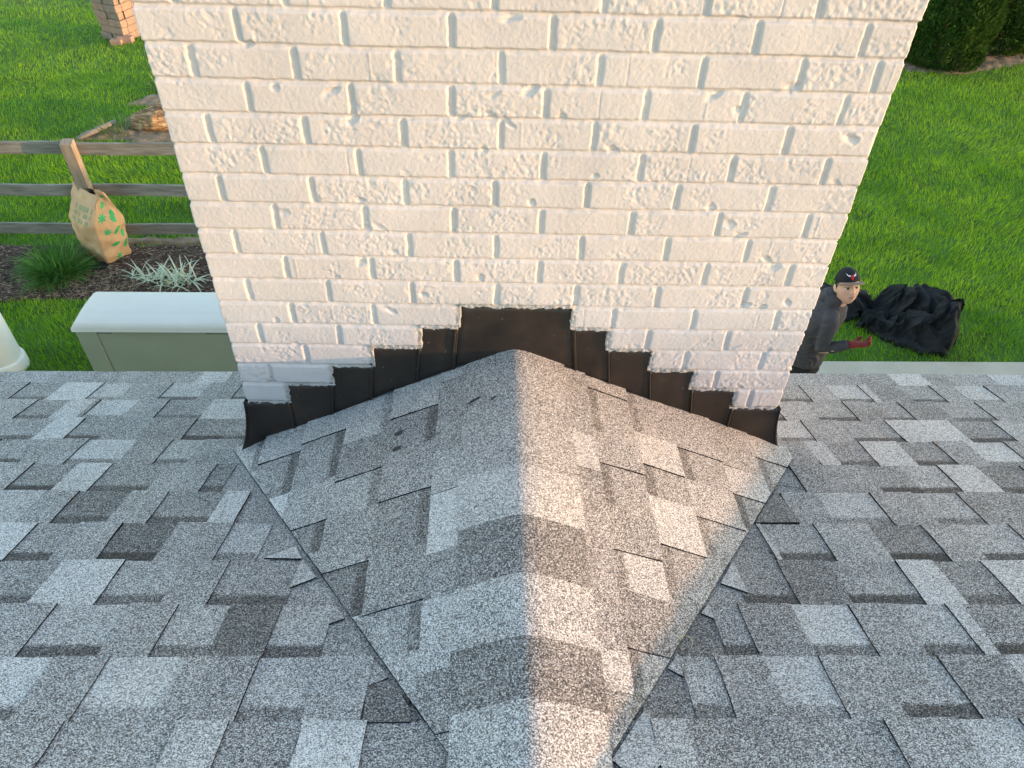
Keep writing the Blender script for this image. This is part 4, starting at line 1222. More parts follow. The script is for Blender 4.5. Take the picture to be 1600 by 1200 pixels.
# ------------------------------------------------------------------ evergreen shrubs
M_EVG = veg_material('evergreen_foliage', (0.010, 0.026, 0.006), (0.030, 0.072, 0.012), (0.085, 0.150, 0.026), 0.6, 0.15, 1.6)
M_BARK = simple_mat('bark', (0.09, 0.06, 0.04), 0.9, 0.3, 10, bstr=.5, bdist=.01)
def shrub(cx, cy, rx, hgt, n, seed, label):
    rr = np.random.default_rng(seed)
    root = empty('evergreen_shrub', (cx, cy, G), label, 'shrub', 'evergreen shrubs on the right')
    mb = MB(); mb.tube([(cx, cy, G-.05), (cx+.02, cy, G+hgt*.4), (cx, cy+.02, G+hgt*.85)], [.07, .05, .02], 9)
    for k in range(10):
        a = k*2.4; z = G+.15+hgt*.07*k
        mb.tube([(cx, cy, z), (cx+math.cos(a)*rx*.4, cy+math.sin(a)*rx*.4, z+.22), (cx+math.cos(a)*rx*.7, cy+math.sin(a)*rx*.7, z+.5)], [.022, .014, .006], 6)
    mb.build('trunk', M_BARK, root, True)
    # sprays reach inward and darken there, shade painted in so gaps hide the lawn
    th = rr.uniform(0, 2*math.pi, n); hz_ = rr.beta(1.05, 1.35, n)
    def prof(t): return np.where(t < .22, .80+.20*np.sqrt(np.clip(t/.22, 0, 1)), np.sqrt(np.clip(1-((t-.22)/.80)**2.2, 0, 1)))
    lump = 1+0.10*vnoise(th*2.2+60, hz_*hgt*2.3+60, seed) + 0.07*vnoise(th*6+60, hz_*hgt*6+60, seed+1)
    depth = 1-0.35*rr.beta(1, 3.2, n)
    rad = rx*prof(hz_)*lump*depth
    x = cx+rad*np.cos(th); y = cy+rad*np.sin(th); z = G+0.03+hz_*hgt
    # flat fan sprays, mostly upright
    L = rr.uniform(.035, .075, n); W_ = rr.uniform(.018, .034, n)
    out = np.stack([np.cos(th), np.sin(th), np.zeros(n)], -1)
    upv = np.stack([out[:, 0]*.45+rr.normal(0, .3, n), out[:, 1]*.45+rr.normal(0, .3, n), np.full(n, .85)+rr.normal(0, .2, n)], -1)
    upv /= np.linalg.norm(upv, axis=1)[:, None]
    side = np.cross(upv, rr.normal(0, 1, (n, 3))); side /= np.linalg.norm(side, axis=1)[:, None]
    p = np.stack([x, y, z], -1)
    a = p; b_ = p+side*W_[:, None]*.5+upv*L[:, None]*.45; c = p+upv*L[:, None]; d = p-side*W_[:, None]*.5+upv*L[:, None]*.55
    V_ = np.stack([a, b_, c, d], 1).reshape(-1, 3); F_ = np.arange(4*n).reshape(n, 4)
    rn = np.clip(rr.random(n)*.55+.30*(depth-.65)/.35+.12*vnoise(th*5+60, z*5+60, seed+5)+.08, 0, 1)  # deeper sprays get darker green, crown shade put into the colour
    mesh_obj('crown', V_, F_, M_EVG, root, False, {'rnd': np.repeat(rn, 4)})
shrub(7.12, 11.45, .80, 3.0, 60000, 31, 'dense rounded evergreen shrub nearest the chimney at the top right')
shrub(8.42, 12.05, .72, 3.1, 52000, 32, 'evergreen shrub behind and to the right of the first one, at the top right corner')

# ------------------------------------------------------------------ heaps of black netting
def cloth_mat():
    m, nt, b = new_mat('black_fabric'); v = texco(nt)
    n1 = noise_t(nt, v, 14, 4, 0.6)
    c = ramp(nt, n1, [(0.3, (0.006, 0.0065, 0.007)), (0.7, (0.015, 0.016, 0.017))])
    nt.links.new(c, b.inputs['Base Color']); b.inputs['Roughness'].default_value = 0.8
    n2 = noise_t(nt, texco(nt, (1, 6, 1)), 9, 4, 0.6)
    bump(nt, b, mathn(nt, 'ADD', n1, n2), 0.2, 0.008); return m
M_CLOTH = cloth_mat()
def blanket(name, quad, peaks, label, seed, n=150, fold=0.06, m_=110):
    """a crumpled sheet: a grid gathered into the outline, thrown over soft mounds, with creases that run down from them"""
    u, v = np.meshgrid(np.linspace(0, 1, n), np.linspace(0, 1, m_), indexing='ij')
    A, B, C, D = [np.array(q, float) for q in quad]
    P = (A*((1-u)*(1-v))[..., None]+B*(u*(1-v))[..., None]+C*(u*v)[..., None]+D*((1-u)*v)[..., None])
    x, y = P[..., 0], P[..., 1]
    eu = np.minimum(np.minimum(u, 1-u), np.minimum(v, 1-v))
    # round the corners and scallop the hem
    cxy = P.mean((0, 1)); rad = 1-0.16*np.clip((np.abs(u-.5)*2)**3*(np.abs(v-.5)*2)**3, 0, 1)
    x = cxy[0]+(x-cxy[0])*rad; y = cxy[1]+(y-cxy[1])*rad
    hem = np.exp(-eu/0.06)
    x = x+hem*0.05*fbm(u*2+10, v*2+10, 0.22, 2, seed)*1.6; y = y+hem*0.05*fbm(u*2+30, v*2+30, 0.22, 2, seed+1)*1.6
    z = np.zeros_like(x); slope = np.zeros_like(x); ang = np.zeros_like(x)
    for (px_, py_, sx, sy, h, rot) in peaks:
        dx = x-px_; dy = y-py_; a = dx*math.cos(rot)+dy*math.sin(rot); b = -dx*math.sin(rot)+dy*math.cos(rot)
        q = (a/sx)**2+(b/sy)**2; w = np.exp(-q**1.25)
        z = np.maximum(z, h*w)+0.18*np.minimum(z, h*w)
        ang = np.where(w > slope, np.arctan2(b/sy, a/sx), ang); slope = np.maximum(slope, w)
    side = slope*(1-slope)*4
    w1 = fbm(x+20, y+20, 0.30, 2, seed+3)
    # long draped creases: ridged noise stretched one way, bent by a warp
    def ridge(a, b, s1, s2, sd):
        return 1-np.abs(fbm(a/s1+17+w1*.9, b/s2+17+w1*1.5, 1.0, 2, sd))*3.2
    r1 = np.clip(ridge(x*.8+y*.6, -x*.6+y*.8, .75, .17, seed+4), -1, 1)
    r2 = np.clip(ridge(x*.95-y*.3, x*.3+y*.95, .55, .12, seed+5), -1, 1)
    r3 = np.clip(ridge(ang*.25, np.sqrt(np.maximum(z, 0))*.6, .10, .40, seed+6), -1, 1)
    mask = np.clip(eu/0.05, 0, 1)
    z = z*mask**.5+fold*(0.55*r1+0.32*r2)*(0.25+0.75*slope)*mask + fold*0.8*r3*side*mask
    z = np.maximum(z, 0.0)+0.012+0.008*np.abs(fbm(x+9, y+9, .11, 2, seed+8))+0.022*hem*np.clip(fbm(x+5, y+5, .1, 2, seed+9)+.4, 0, 1)
    # creases lean over, so that folds hide dark hollows under them
    x = x+0.03*r1*slope*mask; y = y-0.06*r1*slope*mask-0.03*r2*side
    V_ = np.stack([x, y, G+0.03+z], -1)
    idx = np.arange(n*m_).reshape(n, m_)
    F_ = np.stack([idx[:-1, :-1], idx[1:, :-1], idx[1:, 1:], idx[:-1, 1:]], -1).reshape(-1, 4)
    # tuck the hem down to the soil under the blades
    ring = np.concatenate([idx[:, 0], idx[-1, 1:], idx[-2::-1, -1], idx[0, -2:0:-1]])
    V_ = V_.reshape(-1, 3); b0 = len(V_); low = V_[ring].copy(); low[:, 2] = G-0.005; V_ = np.concatenate([V_, low])
    k = len(ring); sk = np.array([[ring[i], b0+i, b0+(i+1) % k, ring[(i+1) % k]] for i in range(k)])
    o = mesh_obj(name, V_, np.concatenate([F_, sk]), M_CLOTH, None, True)
    tag(o, label, 'fabric heap', 'black fabric heaps on the lawn'); return o
blanket('fabric_heap', [(3.42, 4.33), (4.16, 3.80), (4.46, 4.52), (3.92, 4.84)],
        [(4.12, 4.46, .27, .22, .30, -.3), (3.98, 4.60, .22, .16, .22, -.2), (4.27, 4.18, .17, .26, .36, .6), (3.98, 4.20, .22, .13, .20, -.5), (3.66, 4.34, .20, .10, .07, -.5)],
        'large crumpled heap of black netting fabric spread on the lawn beside the path', 210, 200, .075, 160)
blanket('fabric_heap', [(3.00, 4.50), (3.50, 4.42), (3.82, 4.74), (3.14, 5.06)],
        [(3.44, 4.68, .26, .16, .15, .3), (3.20, 4.80, .20, .16, .12, 0)],
        'smaller folded pile of black fabric on the grass behind the man', 240, 110, .035, 80)

# ------------------------------------------------------------------ little ring of wire on the valley
n_, r_, w_ = slope_frame(VRP)
Pc = Vector((0.3255, -0.789, 0.3165)) + Vector(n_)*0.010
ux = Vector((1, 0, 0)); nn_ = (CAM-Pc).normalized(); nn_ = (nn_*0.75+Vector(n_)*0.45).normalized(); ux = (ux-nn_*ux.dot(nn_)).normalized(); uy = nn_.cross(ux)
pts = []
for k in range(27):
    a = R(-62)+R(300)*k/26; rr_ = 0.0140*(1+0.05*math.sin(a*3))
    pts.append(Pc+ux*math.cos(a)*rr_*1.05+uy*math.sin(a)*rr_)
mb = MB(); mb.tube(pts, [0.0006]*27, 7)
M_WIRE = simple_mat('straw_wire', (0.50, 0.40, 0.20), 0.55, 0.1, 30, bstr=0)
o = mb.build('curled_straw', M_WIRE, None, True); tag(o, 'thin tan curl of straw lying on the shingles at the right valley of the cricket', 'straw curl')
mb = MB()
pa = Vector((0.722, -0.195, 0)); pa.z = -TP*pa.y+0.0115; pb = Vector((0.800, -0.222, 0)); pb.z = -TP*pb.y+0.0115
mb.tube([pa, (pa+pb)/2+Vector((0, .004, .002)), pb], [.0008, .001, .0006], 6)
o = mb.build('twig', M_BARK, None, True); tag(o, 'thin dark twig lying on the shingles just right of the chimney corner', 'twig')

# ------------------------------------------------------------------ the man on the path
def mat_flat(name, col, rough=0.6, **k): return simple_mat(name, col, rough, 0.08, 14, **k)
def person_mat(name, rough=0.55):
    m, nt, b = new_mat(name); a = attr_n(nt, 'col')
    nt.links.new(a.outputs['Color'], b.inputs['Base Color']); b.inputs['Roughness'].default_value = rough
    b.inputs['Subsurface Weight'].default_value = 0.0
    return m
M_SKIN = person_mat('skin', 0.5)
M_HOOD = simple_mat('grey_jersey', (0.062, 0.055, 0.058), 0.85, 0.14, 25, bstr=0.3, bdist=0.004)
M_TROU = simple_mat('black_trousers', (0.016, 0.016, 0.018), 0.85, 0.2, 20, bstr=0.3, bdist=0.004)
M_SHOE = simple_mat('dark_shoe', (0.03, 0.03, 0.03), 0.6)
M_HAIR = simple_mat('black_hair', (0.010, 0.008, 0.007), 0.5, 0.3, 60, bstr=0.6, bdist=0.004, stretch=(1, 1, .2))
M_CAP = simple_mat('black_cap', (0.011, 0.011, 0.013), 0.8, 0.2, 30)
M_BRIM = simple_mat('tan_brim', (0.20, 0.135, 0.095), 0.8, 0.1, 30)
M_RED = simple_mat('red_glove', (0.19, 0.018, 0.015), 0.65, 0.25, 30, bstr=0.4, bdist=0.003)
M_REDP = simple_mat('red_emblem', (0.45, 0.01, 0.02), 0.6, bstr=0)
M_WHP = simple_mat('white_emblem', (0.75, 0.74, 0.72), 0.6, bstr=0)
M_EYE = simple_mat('eye_white', (0.62, 0.58, 0.55), 0.3, 0.02, bstr=0)
M_IRIS = simple_mat('iris', (0.012, 0.008, 0.006), 0.2, 0.1, bstr=0)

def remesh_join(objs, voxel, smooth_it=4):
    """join temporary objects, fuse them into one closed skin, return (verts, faces)"""
    bm = bmesh.new()
    dg = bpy.context.evaluated_depsgraph_get()
    for o in objs:
        e = o.evaluated_get(dg); me = bpy.data.meshes.new_from_object(e)
        me.transform(o.matrix_world); bm.from_mesh(me); bpy.data.meshes.remove(me)
    me = bpy.data.meshes.new('tmp'); bm.to_mesh(me); bm.free()
    t = bpy.data.objects.new('tmp', me); scene.collection.objects.link(t)
    m = t.modifiers.new('r', 'REMESH'); m.mode = 'VOXEL'; m.voxel_size = voxel; m.use_smooth_shade = True
    if smooth_it:
        s_ = t.modifiers.new('s', 'SMOOTH'); s_.iterations = smooth_it; s_.factor = 0.5
    bpy.context.view_layer.update()
    dg = bpy.context.evaluated_depsgraph_get()
    out = bpy.data.meshes.new_from_object(t.evaluated_get(dg))
    v = np.array([q.co[:] for q in out.vertices]); f = [tuple(p.vertices) for p in out.polygons]
    for o in list(objs)+[t]:
        d_ = o.data; bpy.data.objects.remove(o); bpy.data.meshes.remove(d_)
    bpy.data.meshes.remove(out)
    return v, f

def skin_tmp(pts, edges_, radii, sub=2):
    """skeleton grown into a limb surface"""
    me = bpy.data.meshes.new('sk'); me.from_pydata([tuple(p) for p in pts], edges_, [])
    o = bpy.data.objects.new('sk', me); scene.collection.objects.link(o)
    sk = o.modifiers.new('s', 'SKIN'); sk.use_smooth_shade = True
    for i, r_ in enumerate(radii):
        rr_ = r_ if isinstance(r_, tuple) else (r_, r_)
        me.skin_vertices[0].data[i].radius = rr_
        me.skin_vertices[0].data[i].use_root = (i == 0)
    ss = o.modifiers.new('d', 'SUBSURF'); ss.levels = sub; ss.render_levels = sub
    return o

def tube_tmp(rings, n=28):
    """rings: list of (centre, axis_x, axis_y) ellipses -> closed lofted surface"""
    vs = []; fs = []
    for c, ax, ay in rings:
        for k in range(n):
            a = 2*math.pi*k/n; vs.append(Vector(c)+Vector(ax)*math.cos(a)+Vector(ay)*math.sin(a))
    for i in range(len(rings)-1):
        for k in range(n): fs.append((i*n+k, i*n+(k+1) % n, (i+1)*n+(k+1) % n, (i+1)*n+k))
    fs.append(tuple(range(n))[::-1]); fs.append(tuple((len(rings)-1)*n+k for k in range(n)))
    me = bpy.data.meshes.new('tb'); me.from_pydata([tuple(v) for v in vs], [], fs)
    bm = bmesh.new(); bm.from_mesh(me); bmesh.ops.recalc_face_normals(bm, faces=bm.faces[:]); bm.to_mesh(me); bm.free()
    o = bpy.data.objects.new('tb', me); scene.collection.objects.link(o); return o

# joints (metres, world)
FT = Vector((0.80, -0.60, 0)).normalized()            # way the chest faces
SD = Vector((-FT.y, FT.x, 0))                          # towards his far (left) side
pelvis = Vector((2.295, 2.87, -2.09)); waist = Vector((2.285, 2.855, -1.93)); chest = Vector((2.295, 2.84, -1.73))
ucst = Vector((2.310, 2.825, -1.60)); neckb = Vector((2.335, 2.81, -1.545)); headc = Vector((2.362, 2.775, -1.385))
shN = Vector((2.275, 2.665, -1.585)); elN = Vector((2.262, 2.645, -1.845)); wrN = Vector((2.452, 2.585, -1.742))
shF = Vector((2.365, 2.985, -1.60)); elF = Vector((2.30, 3.09, -1.87)); wrF = Vector((2.36, 3.02, -2.09))
hipN = pelvis-SD*0.09+Vector((0, 0, -.05)); hipF = pelvis+SD*0.09+Vector((0, 0, -.05))
knN = Vector((2.30, 2.74, -2.50)); knF = Vector((2.34, 2.96, -2.50))
anN = Vector((2.22, 2.72, -2.885)); anF = Vector((2.26, 3.00, -2.885))
toN = anN+FT*0.15+Vector((0, 0, -.055)); toF = anF+FT*0.15+Vector((0, 0, -.055))

def torso_rings(g):
    R_ = []
    for c, w_, d_ in ((pelvis+Vector((0, 0, -.10)), .150, .105), (pelvis, .168, .118), (waist, .150, .108), ((waist+chest)/2, .160, .115),
                      (chest, .180, .125), (ucst+Vector((0, 0, -.03)), .178, .115), (ucst+Vector((0, 0, .035)), .125, .090), (neckb+Vector((0, 0, .01)), .066, .062)):
        R_.append((c, SD*(w_+g), FT*(d_+g)))
    return R_
def limb(pts, rad, g=0.0): 
    return skin_tmp(pts, [(i, i+1) for i in range(len(pts)-1)], [r_+g for r_ in rad])
def mid(a, b, t=0.5): return a*(1-t)+b*t

# head frame: face turned to the viewer up on the roof, tipped up and a little to his left
yaw_f = R(-92); pit = R(24)
Hf = Vector((math.cos(yaw_f)*math.cos(pit), math.sin(yaw_f)*math.cos(pit), math.sin(pit)))   # face direction
Hr = Vector((0, 0, 1)).cross(Hf).normalized()          # his left
Hu = Hf.cross(Hr).normalized()
rollm = Matrix.Rotation(R(7), 3, Hf)
Hr = rollm @ Hr; Hu = rollm @ Hu
def hp(x, y, z): return headc + Hr*x + Hf*y + Hu*z     # x towards his left, y forward, z up
def head_shape():
    vs = []; fs = []; nu, nv_ = 72, 52
    for j in range(nv_+1):
        ph = math.pi*j/nv_
        for i in range(nu):
            th = 2*math.pi*i/nu
            x = math.sin(ph)*math.cos(th); y = math.sin(ph)*math.sin(th); z = -math.cos(ph)
            X_ = x*0.077; Y_ = y*0.097 - 0.006; Z_ = z*0.118
            # jaw: narrow below the cheekbones, chin forward
            lo = max(0, -z-0.05)
            X_ *= 1-0.36*lo**1.25; 
            if y > 0: Y_ += 0.008*lo
            else: Y_ *= 1-0.42*lo
            if y > 0:
                front = y**2
                Y_ -= 0.006*math.exp(-((z-0.42)/0.2)**2)*0  # forehead left round
                g = lambda cx, cz, sx, sz: math.exp(-((X_-cx)/sx)**2-((Z_-cz)/sz)**2)
                Y_ += front*(0.030*g(0, -.020, .0105, .013) + 0.017*g(0, .004, .0085, .022))          # nose
                Y_ += front*0.006*(g(.011, -.026, .006, .006)+g(-.011, -.026, .006, .006))            # nostril wings
                Y_ -= front*0.0085*(g(.030, .010, .015, .010)+g(-.030, .010, .015, .010))              # eye sockets
                Y_ += front*0.005*(g(.028, .028, .020, .007)+g(-.028, .028, .020, .007))               # brow
                Y_ += front*0.0075*(g(0, -.052, .020, .0045)+g(0, -.065, .017, .0055))                 # lips
                Y_ -= front*0.004*g(0, -.0585, .020, .0022)
                Y_ += front*0.008*g(0, -.096, .018, .016)                                              # chin
                Y_ += front*0.004*(g(.045, -.02, .018, .02)+g(-.045, -.02, .018, .02))                 # cheeks
            vs.append(hp(X_, Y_, Z_))
    for j in range(nv_):
        for i in range(nu): fs.append((j*nu+i, j*nu+(i+1) % nu, (j+1)*nu+(i+1) % nu, (j+1)*nu+i))
    me = bpy.data.meshes.new('hd'); me.from_pydata([tuple(v) for v in vs], [], fs)
    bm = bmesh.new(); bm.from_mesh(me); bmesh.ops.remove_doubles(bm, verts=bm.verts[:], dist=1e-5); bmesh.ops.recalc_face_normals(bm, faces=bm.faces[:]); bm.to_mesh(me); bm.free()
    o = bpy.data.objects.new('hd', me); scene.collection.objects.link(o); return o
def ear(sx):
    rings = []
    for t in np.linspace(-1, 1, 9):
        w_ = math.sqrt(max(0.02, 1-t*t))
        c = hp(sx*(.0755+.004*w_), -.010-.004*t, -.002+.031*t)
        rings.append((c, Hr*.0065*w_+Hr*.001, (Hf*.017-Hr*sx*.006)*w_+Hf*.001))
    return tube_tmp(rings, 12)

def hand_parts(w, dirv, palmn, side, curl, g=0.0):
    """palm + four fingers + thumb as tapered chains; dirv fingers' direction, palmn palm normal, side: thumb side"""
    d = dirv.normalized(); n = palmn.normalized(); s_ = side.normalized(); out = []
    out.append(tube_tmp([(w-d*.01, s_*(.026+g), n*(.019+g)), (w+d*.025, s_*(.036+g), n*(.017+g)), (w+d*.060, s_*(.041+g), n*(.016+g)), (w+d*.086, s_*(.039+g), n*(.012+g))], 16))
    for i, (o_, L) in enumerate(((.029, .072), (.010, .080), (-.010, .075), (-.029, .060))):
        p = w+d*.080+s_*o_; dd = (d+s_*o_*1.5).normalized(); pts = [w+d*.05+s_*o_*.8, p]
        for k, fr_ in enumerate((.42, .32, .26)):
            an = curl*(0.6+.15*i)*(k+0.7)
            dk = (dd*math.cos(an)+n*math.sin(an)).normalized(); p = p+dk*L*fr_; pts.append(p)
        out.append(limb(pts, [.010, .0095, .0088, .0080, .0068], g))
    tb = [w+d*.018+s_*.022, w+d*.040+s_*.046+n*.006, w+d*.062+s_*.056+n*.020, w+d*.082+s_*.050+n*.034]
    out.append(limb(tb, [.013, .012, .0105, .0085], g))
    return out

hdN = Vector((0.93, -.10, .12)); pnN = Vector((-.12, 0.25, .95)); sdN = Vector((-.05, .93, -.25))
hdF = Vector((0.25, -.10, -.95)); pnF = Vector((-.3, -.9, 0)); sdF = Vector((.9, -.3, .1))
parts = [tube_tmp(torso_rings(-.012)), head_shape(), ear(1), ear(-1),
         tube_tmp([(neckb-Vector((0, 0, .05)), SD*.058, FT*.058), (mid(neckb, hp(0, -.02, -.06)), SD*.055, FT*.056), (hp(0, -.022, -.05), Hr*.054, Hf*.060)], 20),
         limb([mid(ucst, shN, .4), shN, mid(shN, elN), elN, mid(elN, wrN, .4), wrN], [.06, .052, .046, .038, .037, .026]),
         limb([mid(ucst, shF, .4), shF, mid(shF, elF), elF, mid(elF, wrF, .4), wrF], [.06, .052, .046, .038, .037, .026]),
         limb([hipN, mid(hipN, knN), knN, mid(knN, anN, .35), anN], [.088, .078, .056, .055, .036]),
         limb([hipF, mid(hipF, knF), knF, mid(knF, anF, .35), anF], [.088, .078, .056, .055, .036]),
         limb([anN, toN], [.036, .03]), limb([anF, toF], [.036, .03])]
parts += hand_parts(wrN, hdN, pnN, sdN, 1.0) + hand_parts(wrF, hdF, pnF, sdF, .5)
v, f = remesh_join(parts, 0.0048, 3)
base = np.array([0.66, 0.37, 0.265]); colr = np.tile(base, (len(v), 1))
rel = v-np.array(headc); lx = rel@np.array(Hr); ly = rel@np.array(Hf); lz = rel@np.array(Hu)
def paint(cx, cz, sx, sz, c, s_=1.0, front=True):
    global colr
    w_ = s_*np.exp(-((lx-cx)/sx)**4-((lz-cz)/sz)**4)*((ly > 0.03) if front else 1)
    colr = colr*(1-w_[:, None])+np.array(c)*w_[:, None]
for sx in (1, -1):
    paint(sx*.030, .0345, .019, .0042, (.03, .018, .012), .92)      # eyebrow
    paint(sx*.030, .0165, .0165, .0030, (.05, .03, .022), .8)       # lash line
    paint(sx*.030, .0, .018, .006, (.36, .19, .14), .35)
    paint(sx*.040, -.025, .02, .02, (.56, .27, .20), .35)
paint(0, -.052, .021, .0050, (.50, .20, .16), .7); paint(0, -.065, .018, .0055, (.52, .22, .18), .7)
paint(0, -.0585, .019, .0024, (.12, .05, .04), .85)
person = mesh_obj('person', v, f, M_SKIN, None, True, {'col': colr})
tag(person, 'man in grey hoodie and black cap, red-gloved hand out, looking up at the roof', 'person')

# eyes
for sx in (1, -1):
    vs = []; fs = []; mi = []
    n1, n2 = 18, 12; c = hp(sx*.030, .0755, .0095)
    for j in range(n2+1):
        for i in range(n1):
            ph = math.pi*j/n2; th = 2*math.pi*i/n1
            vs.append(c+(Hr*math.sin(ph)*math.cos(th)*1.15+Hu*math.sin(ph)*math.sin(th)*.62+Hf*math.cos(ph))*.0118)
    for j in range(n2):
        for i in range(n1): fs.append((j*n1+i, j*n1+(i+1) % n1, (j+1)*n1+(i+1) % n1, (j+1)*n1+i)); mi.append(1 if j < 3 else 0)
    mesh_obj('eye', vs, fs, [M_EYE, M_IRIS], person, True, mat_idx=mi)

# clothes: same skeleton, a little fuller, with folds pushed into them
def clothes(name, objs, mat, voxel=0.006, fold=0.006, extra=None, seed=1.0):
    v, f = remesh_join(objs, voxel, 3)
    me = bpy.data.meshes.new('t'); me.from_pydata([tuple(q) for q in v], [], f); me.update()
    no = np.array([q.normal[:] for q in me.vertices]); bpy.data.meshes.remove(me)
    dsp = np.zeros(len(v))
    for i, q in enumerate(v):
        p = Vector(q)
        a = extra(p) if extra else 1.0
        w_ = mnoise.noise(p*7+Vector((seed, 0, 0)))*.8
        dsp[i] = fold*(0.5-abs(mnoise.noise(Vector((p.x*6+w_, p.y*6, p.z*22+w_*3+seed))))*2.2)*a + 0.4*fold*mnoise.noise(p*26)
    v = v+no*dsp[:, None]
    return mesh_obj(name, v, f, mat, person, True)
def foldw(p):
    dE = (p-elN).length; dW = (p-wrN).length; dWs = abs(p.z-waist.z+.06)
    return 0.55+1.5*math.exp(-(dE/.09)**2)+1.6*math.exp(-(dW/.09)**2)+1.1*math.exp(-(dWs/.07)**2)
tr = torso_rings(.016)[1:]
tr[0] = (pelvis+Vector((0, 0, -.005)), SD*.178, FT*.135); tr[1] = (waist, SD*.176, FT*.132)
hood_parts = [tube_tmp(tr),
    limb([mid(ucst, shN, .35), shN, mid(shN, elN), elN, mid(elN, wrN, .4), mid(elN, wrN, .97)], [.075, .066, .060, .053, .048, .036]),
    limb([mid(ucst, shF, .35), shF, mid(shF, elF), elF, mid(elF, wrF, .4), mid(elF, wrF, .97)], [.075, .066, .060, .053, .048, .036])]
# stand-up hood collar round the neck
nb = neckb; bk = -FT
hood_parts.append(tube_tmp([(nb+Vector((0, 0, -.045)), SD*.120, FT*.100), (nb+Vector((-.012, .01, .0)), SD*.094, FT*.086), (nb+Vector((-.010, .010, .055)), SD*.088, FT*.084), (nb+Vector((-.008, .008, .078)), SD*.080, FT*.078)], 24))
hood_parts.append(limb([nb+bk*.06-SD*.075+Vector((0, 0, .045)), nb+bk*.105+Vector((0, 0, .02)), nb+bk*.06+SD*.075+Vector((0, 0, .045))], [.026, .040, .026]))
hoodie = clothes('hoodie', hood_parts, M_HOOD, 0.006, .0075, foldw, 2.0)
clothes('trousers', [tube_tmp([(pelvis+Vector((0, 0, -.13)), SD*.165, FT*.118), (pelvis+Vector((0, 0, -.04)), SD*.172, FT*.126), (pelvis+Vector((0, 0, .035)), SD*.166, FT*.122)]),
    limb([hipN, mid(hipN, knN), knN, mid(knN, anN, .35), anN+Vector((0, 0, .0))], [.098, .090, .070, .068, .058]),
    limb([hipF, mid(hipF, knF), knF, mid(knF, anF, .35), anF+Vector((0, 0, .0))], [.098, .090, .070, .068, .058])], M_TROU, .008, .008, None, 5.0)
for a_, t_ in ((anN, toN), (anF, toF)):
    v, f = remesh_join([limb([a_-FT*.06+Vector((0, 0, -.06)), a_+Vector((0, 0, -.045)), mid(a_, t_, .6)+Vector((0, 0, -.03)), t_+FT*.03+Vector((0, 0, -.02))], [.040, .046, .044, .034])], .006, 3)
    v[:, 2] = np.maximum(v[:, 2], G+0.052)
    mesh_obj('shoe', v, f, M_SHOE, person, True)
# red work glove, fingers loosely closed, holding a small fastener
v, f = remesh_join(hand_parts(wrN, hdN, pnN, sdN, 1.0, .0022)+[tube_tmp([(wrN-hdN.normalized()*.035, sdN.normalized()*.034, pnN.normalized()*.030), (wrN+hdN.normalized()*.02, sdN.normalized()*.031, pnN.normalized()*.024)], 16)], .0036, 2)
mesh_obj('glove', v, f, M_RED, person, True)

# hair below the cap, cap crown, brim and emblem
def shell(name, zmin_fn, scale, mat, parent, bump_=0.0, off=(0, 0, 0), zmax=1.1):
    vs = []; fs = []; nu, nv_ = 64, 30
    for j in range(nv_+1):
        for i in range(nu):
            th = 2*math.pi*i/nu; z0 = zmin_fn(th); z = z0+(1.0-z0)*math.sin(j/nv_*math.pi/2)
            rr_ = math.sqrt(max(0, 1-z*z)) if z > 0 else math.sqrt(max(0, 1-z*z*.8))
            b_ = 1+bump_*mnoise.noise(Vector((math.cos(th)*4, math.sin(th)*4, z*3)))
            vs.append(hp(rr_*math.cos(th)*.077*scale[0]*b_+off[0], rr_*math.sin(th)*.097*scale[1]*b_-.006+off[1], z*.118*scale[2]+off[2]))
    for j in range(nv_):
        for i in range(nu): fs.append((j*nu+i, j*nu+(i+1) % nu, (j+1)*nu+(i+1) % nu, (j+1)*nu+i))
    o = mesh_obj(name, vs, fs, mat, parent, True)
    return o
def hair_line(th):
    f_ = math.sin(th)      # 1 = front
    s_ = abs(math.cos(th))
    if f_ > .35: return .33+0.1*f_
    if f_ > -.05: return .33-.50*min(1, (.35-f_)/.30)*(1 if s_ > .6 else 1)
    return -.30+ -0.1*(1-s_)
shell('hair', hair_line, (1.045, 1.05, 1.03), M_HAIR, person, .03)
cap = shell('cap', lambda th: .36 if math.sin(th) > 0 else .36-.16*abs(math.sin(th)), (1.14, 1.11, 1.15), M_CAP, person, .0, (0, -.002, .004))
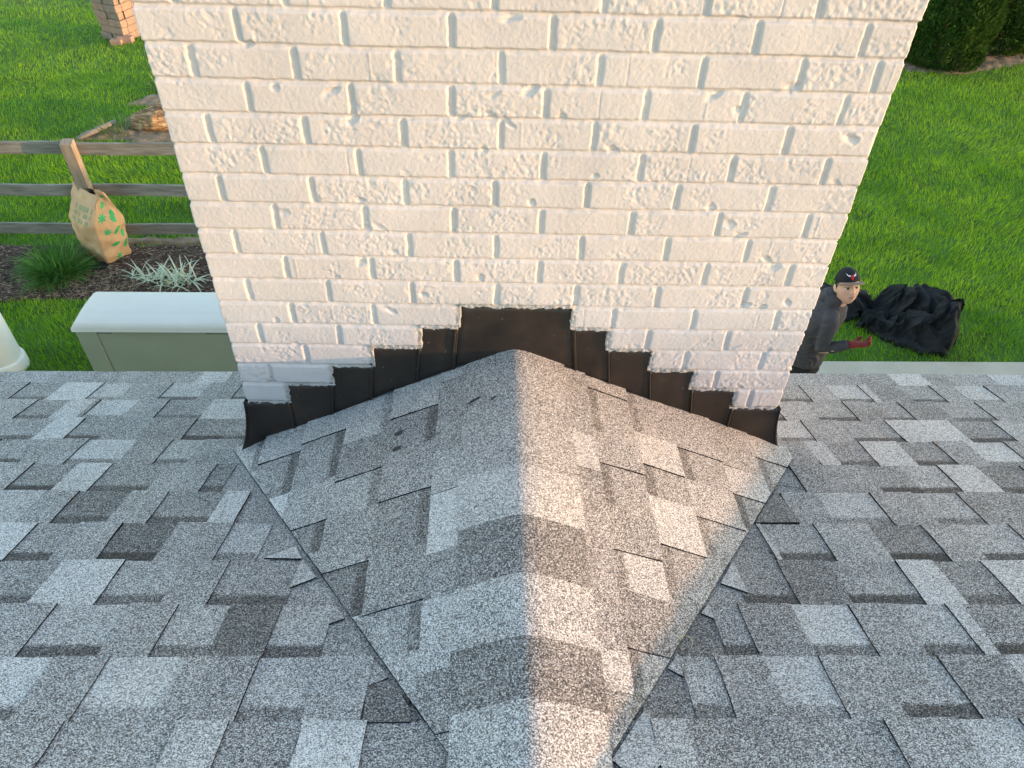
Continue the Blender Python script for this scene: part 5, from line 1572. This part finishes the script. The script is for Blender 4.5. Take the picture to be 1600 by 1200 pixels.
# brim: wide, nearly flat, following the front of the crown
vs = []; fs = []; nb_, nr_ = 34, 8
for side_ in (1, -1):
    for i in range(nb_+1):
        a = math.pi*(0.06+0.88*i/nb_)
        for j in range(nr_+1):
            t = j/nr_
            x0 = math.cos(a)*.077*1.08; y0 = math.sin(a)*.097*1.05-.006
            y1 = y0+0.080*math.sin(a)**0.7; x1 = x0*(1+.10*t)
            x = x0*(1-t)+x1*t; y = y0*(1-t)+y1*t
            z = .0485 - .012*(x/.08)**2 + .004*t + side_*.0014
            vs.append(hp(x, y, z))
w_ = (nb_+1)*(nr_+1)
for s0 in (0, w_):
    for i in range(nb_):
        for j in range(nr_):
            a = s0+i*(nr_+1)+j; fs.append((a, a+1, a+nr_+2, a+nr_+1) if s0 else (a, a+nr_+1, a+nr_+2, a+1))
for i in range(nb_):
    a = i*(nr_+1)+nr_; fs.append((a, a+nr_+1, a+nr_+1+w_, a+w_))
mesh_obj('brim', vs, fs, M_BRIM, cap, True)
def emblem(name, poly, mat, lift):
    pts = []
    for x, z in poly:
        zz = (z-.004)/(.118*1.15); xx = x/(.077*1.14); y = math.sqrt(max(0, 1-zz*zz-xx*xx))*.097*1.11-.008
        pts.append((x, y, z))
    c = (sum(p[0] for p in pts)/len(pts), sum(p[1] for p in pts)/len(pts)+.001, sum(p[2] for p in pts)/len(pts))
    vs = [hp(c[0], c[1]+lift+.002, c[2])]+[hp(p[0], p[1]+lift, p[2]) for p in pts]+[hp(p[0], p[1]-.002, p[2]) for p in pts]; n = len(pts)
    mesh_obj(name, vs, [(0, i+1, (i+1) % n+1) for i in range(n)]+[(i+1, n+i+1, n+(i+1) % n+1, (i+1) % n+1) for i in range(n)], mat, cap)
emblem('emblem', [(-.012, .098), (.012, .098), (.013, .086), (.008, .078), (.006, .068), (0, .064), (-.006, .068), (-.008, .078), (-.013, .086)], M_REDP, .002)
for s_ in (1, -1):
    emblem('emblem_horn', [(s_*.011, .097), (s_*.020, .095), (s_*.029, .101), (s_*.033, .110), (s_*.030, .098), (s_*.022, .089), (s_*.012, .088)], M_WHP, .002)
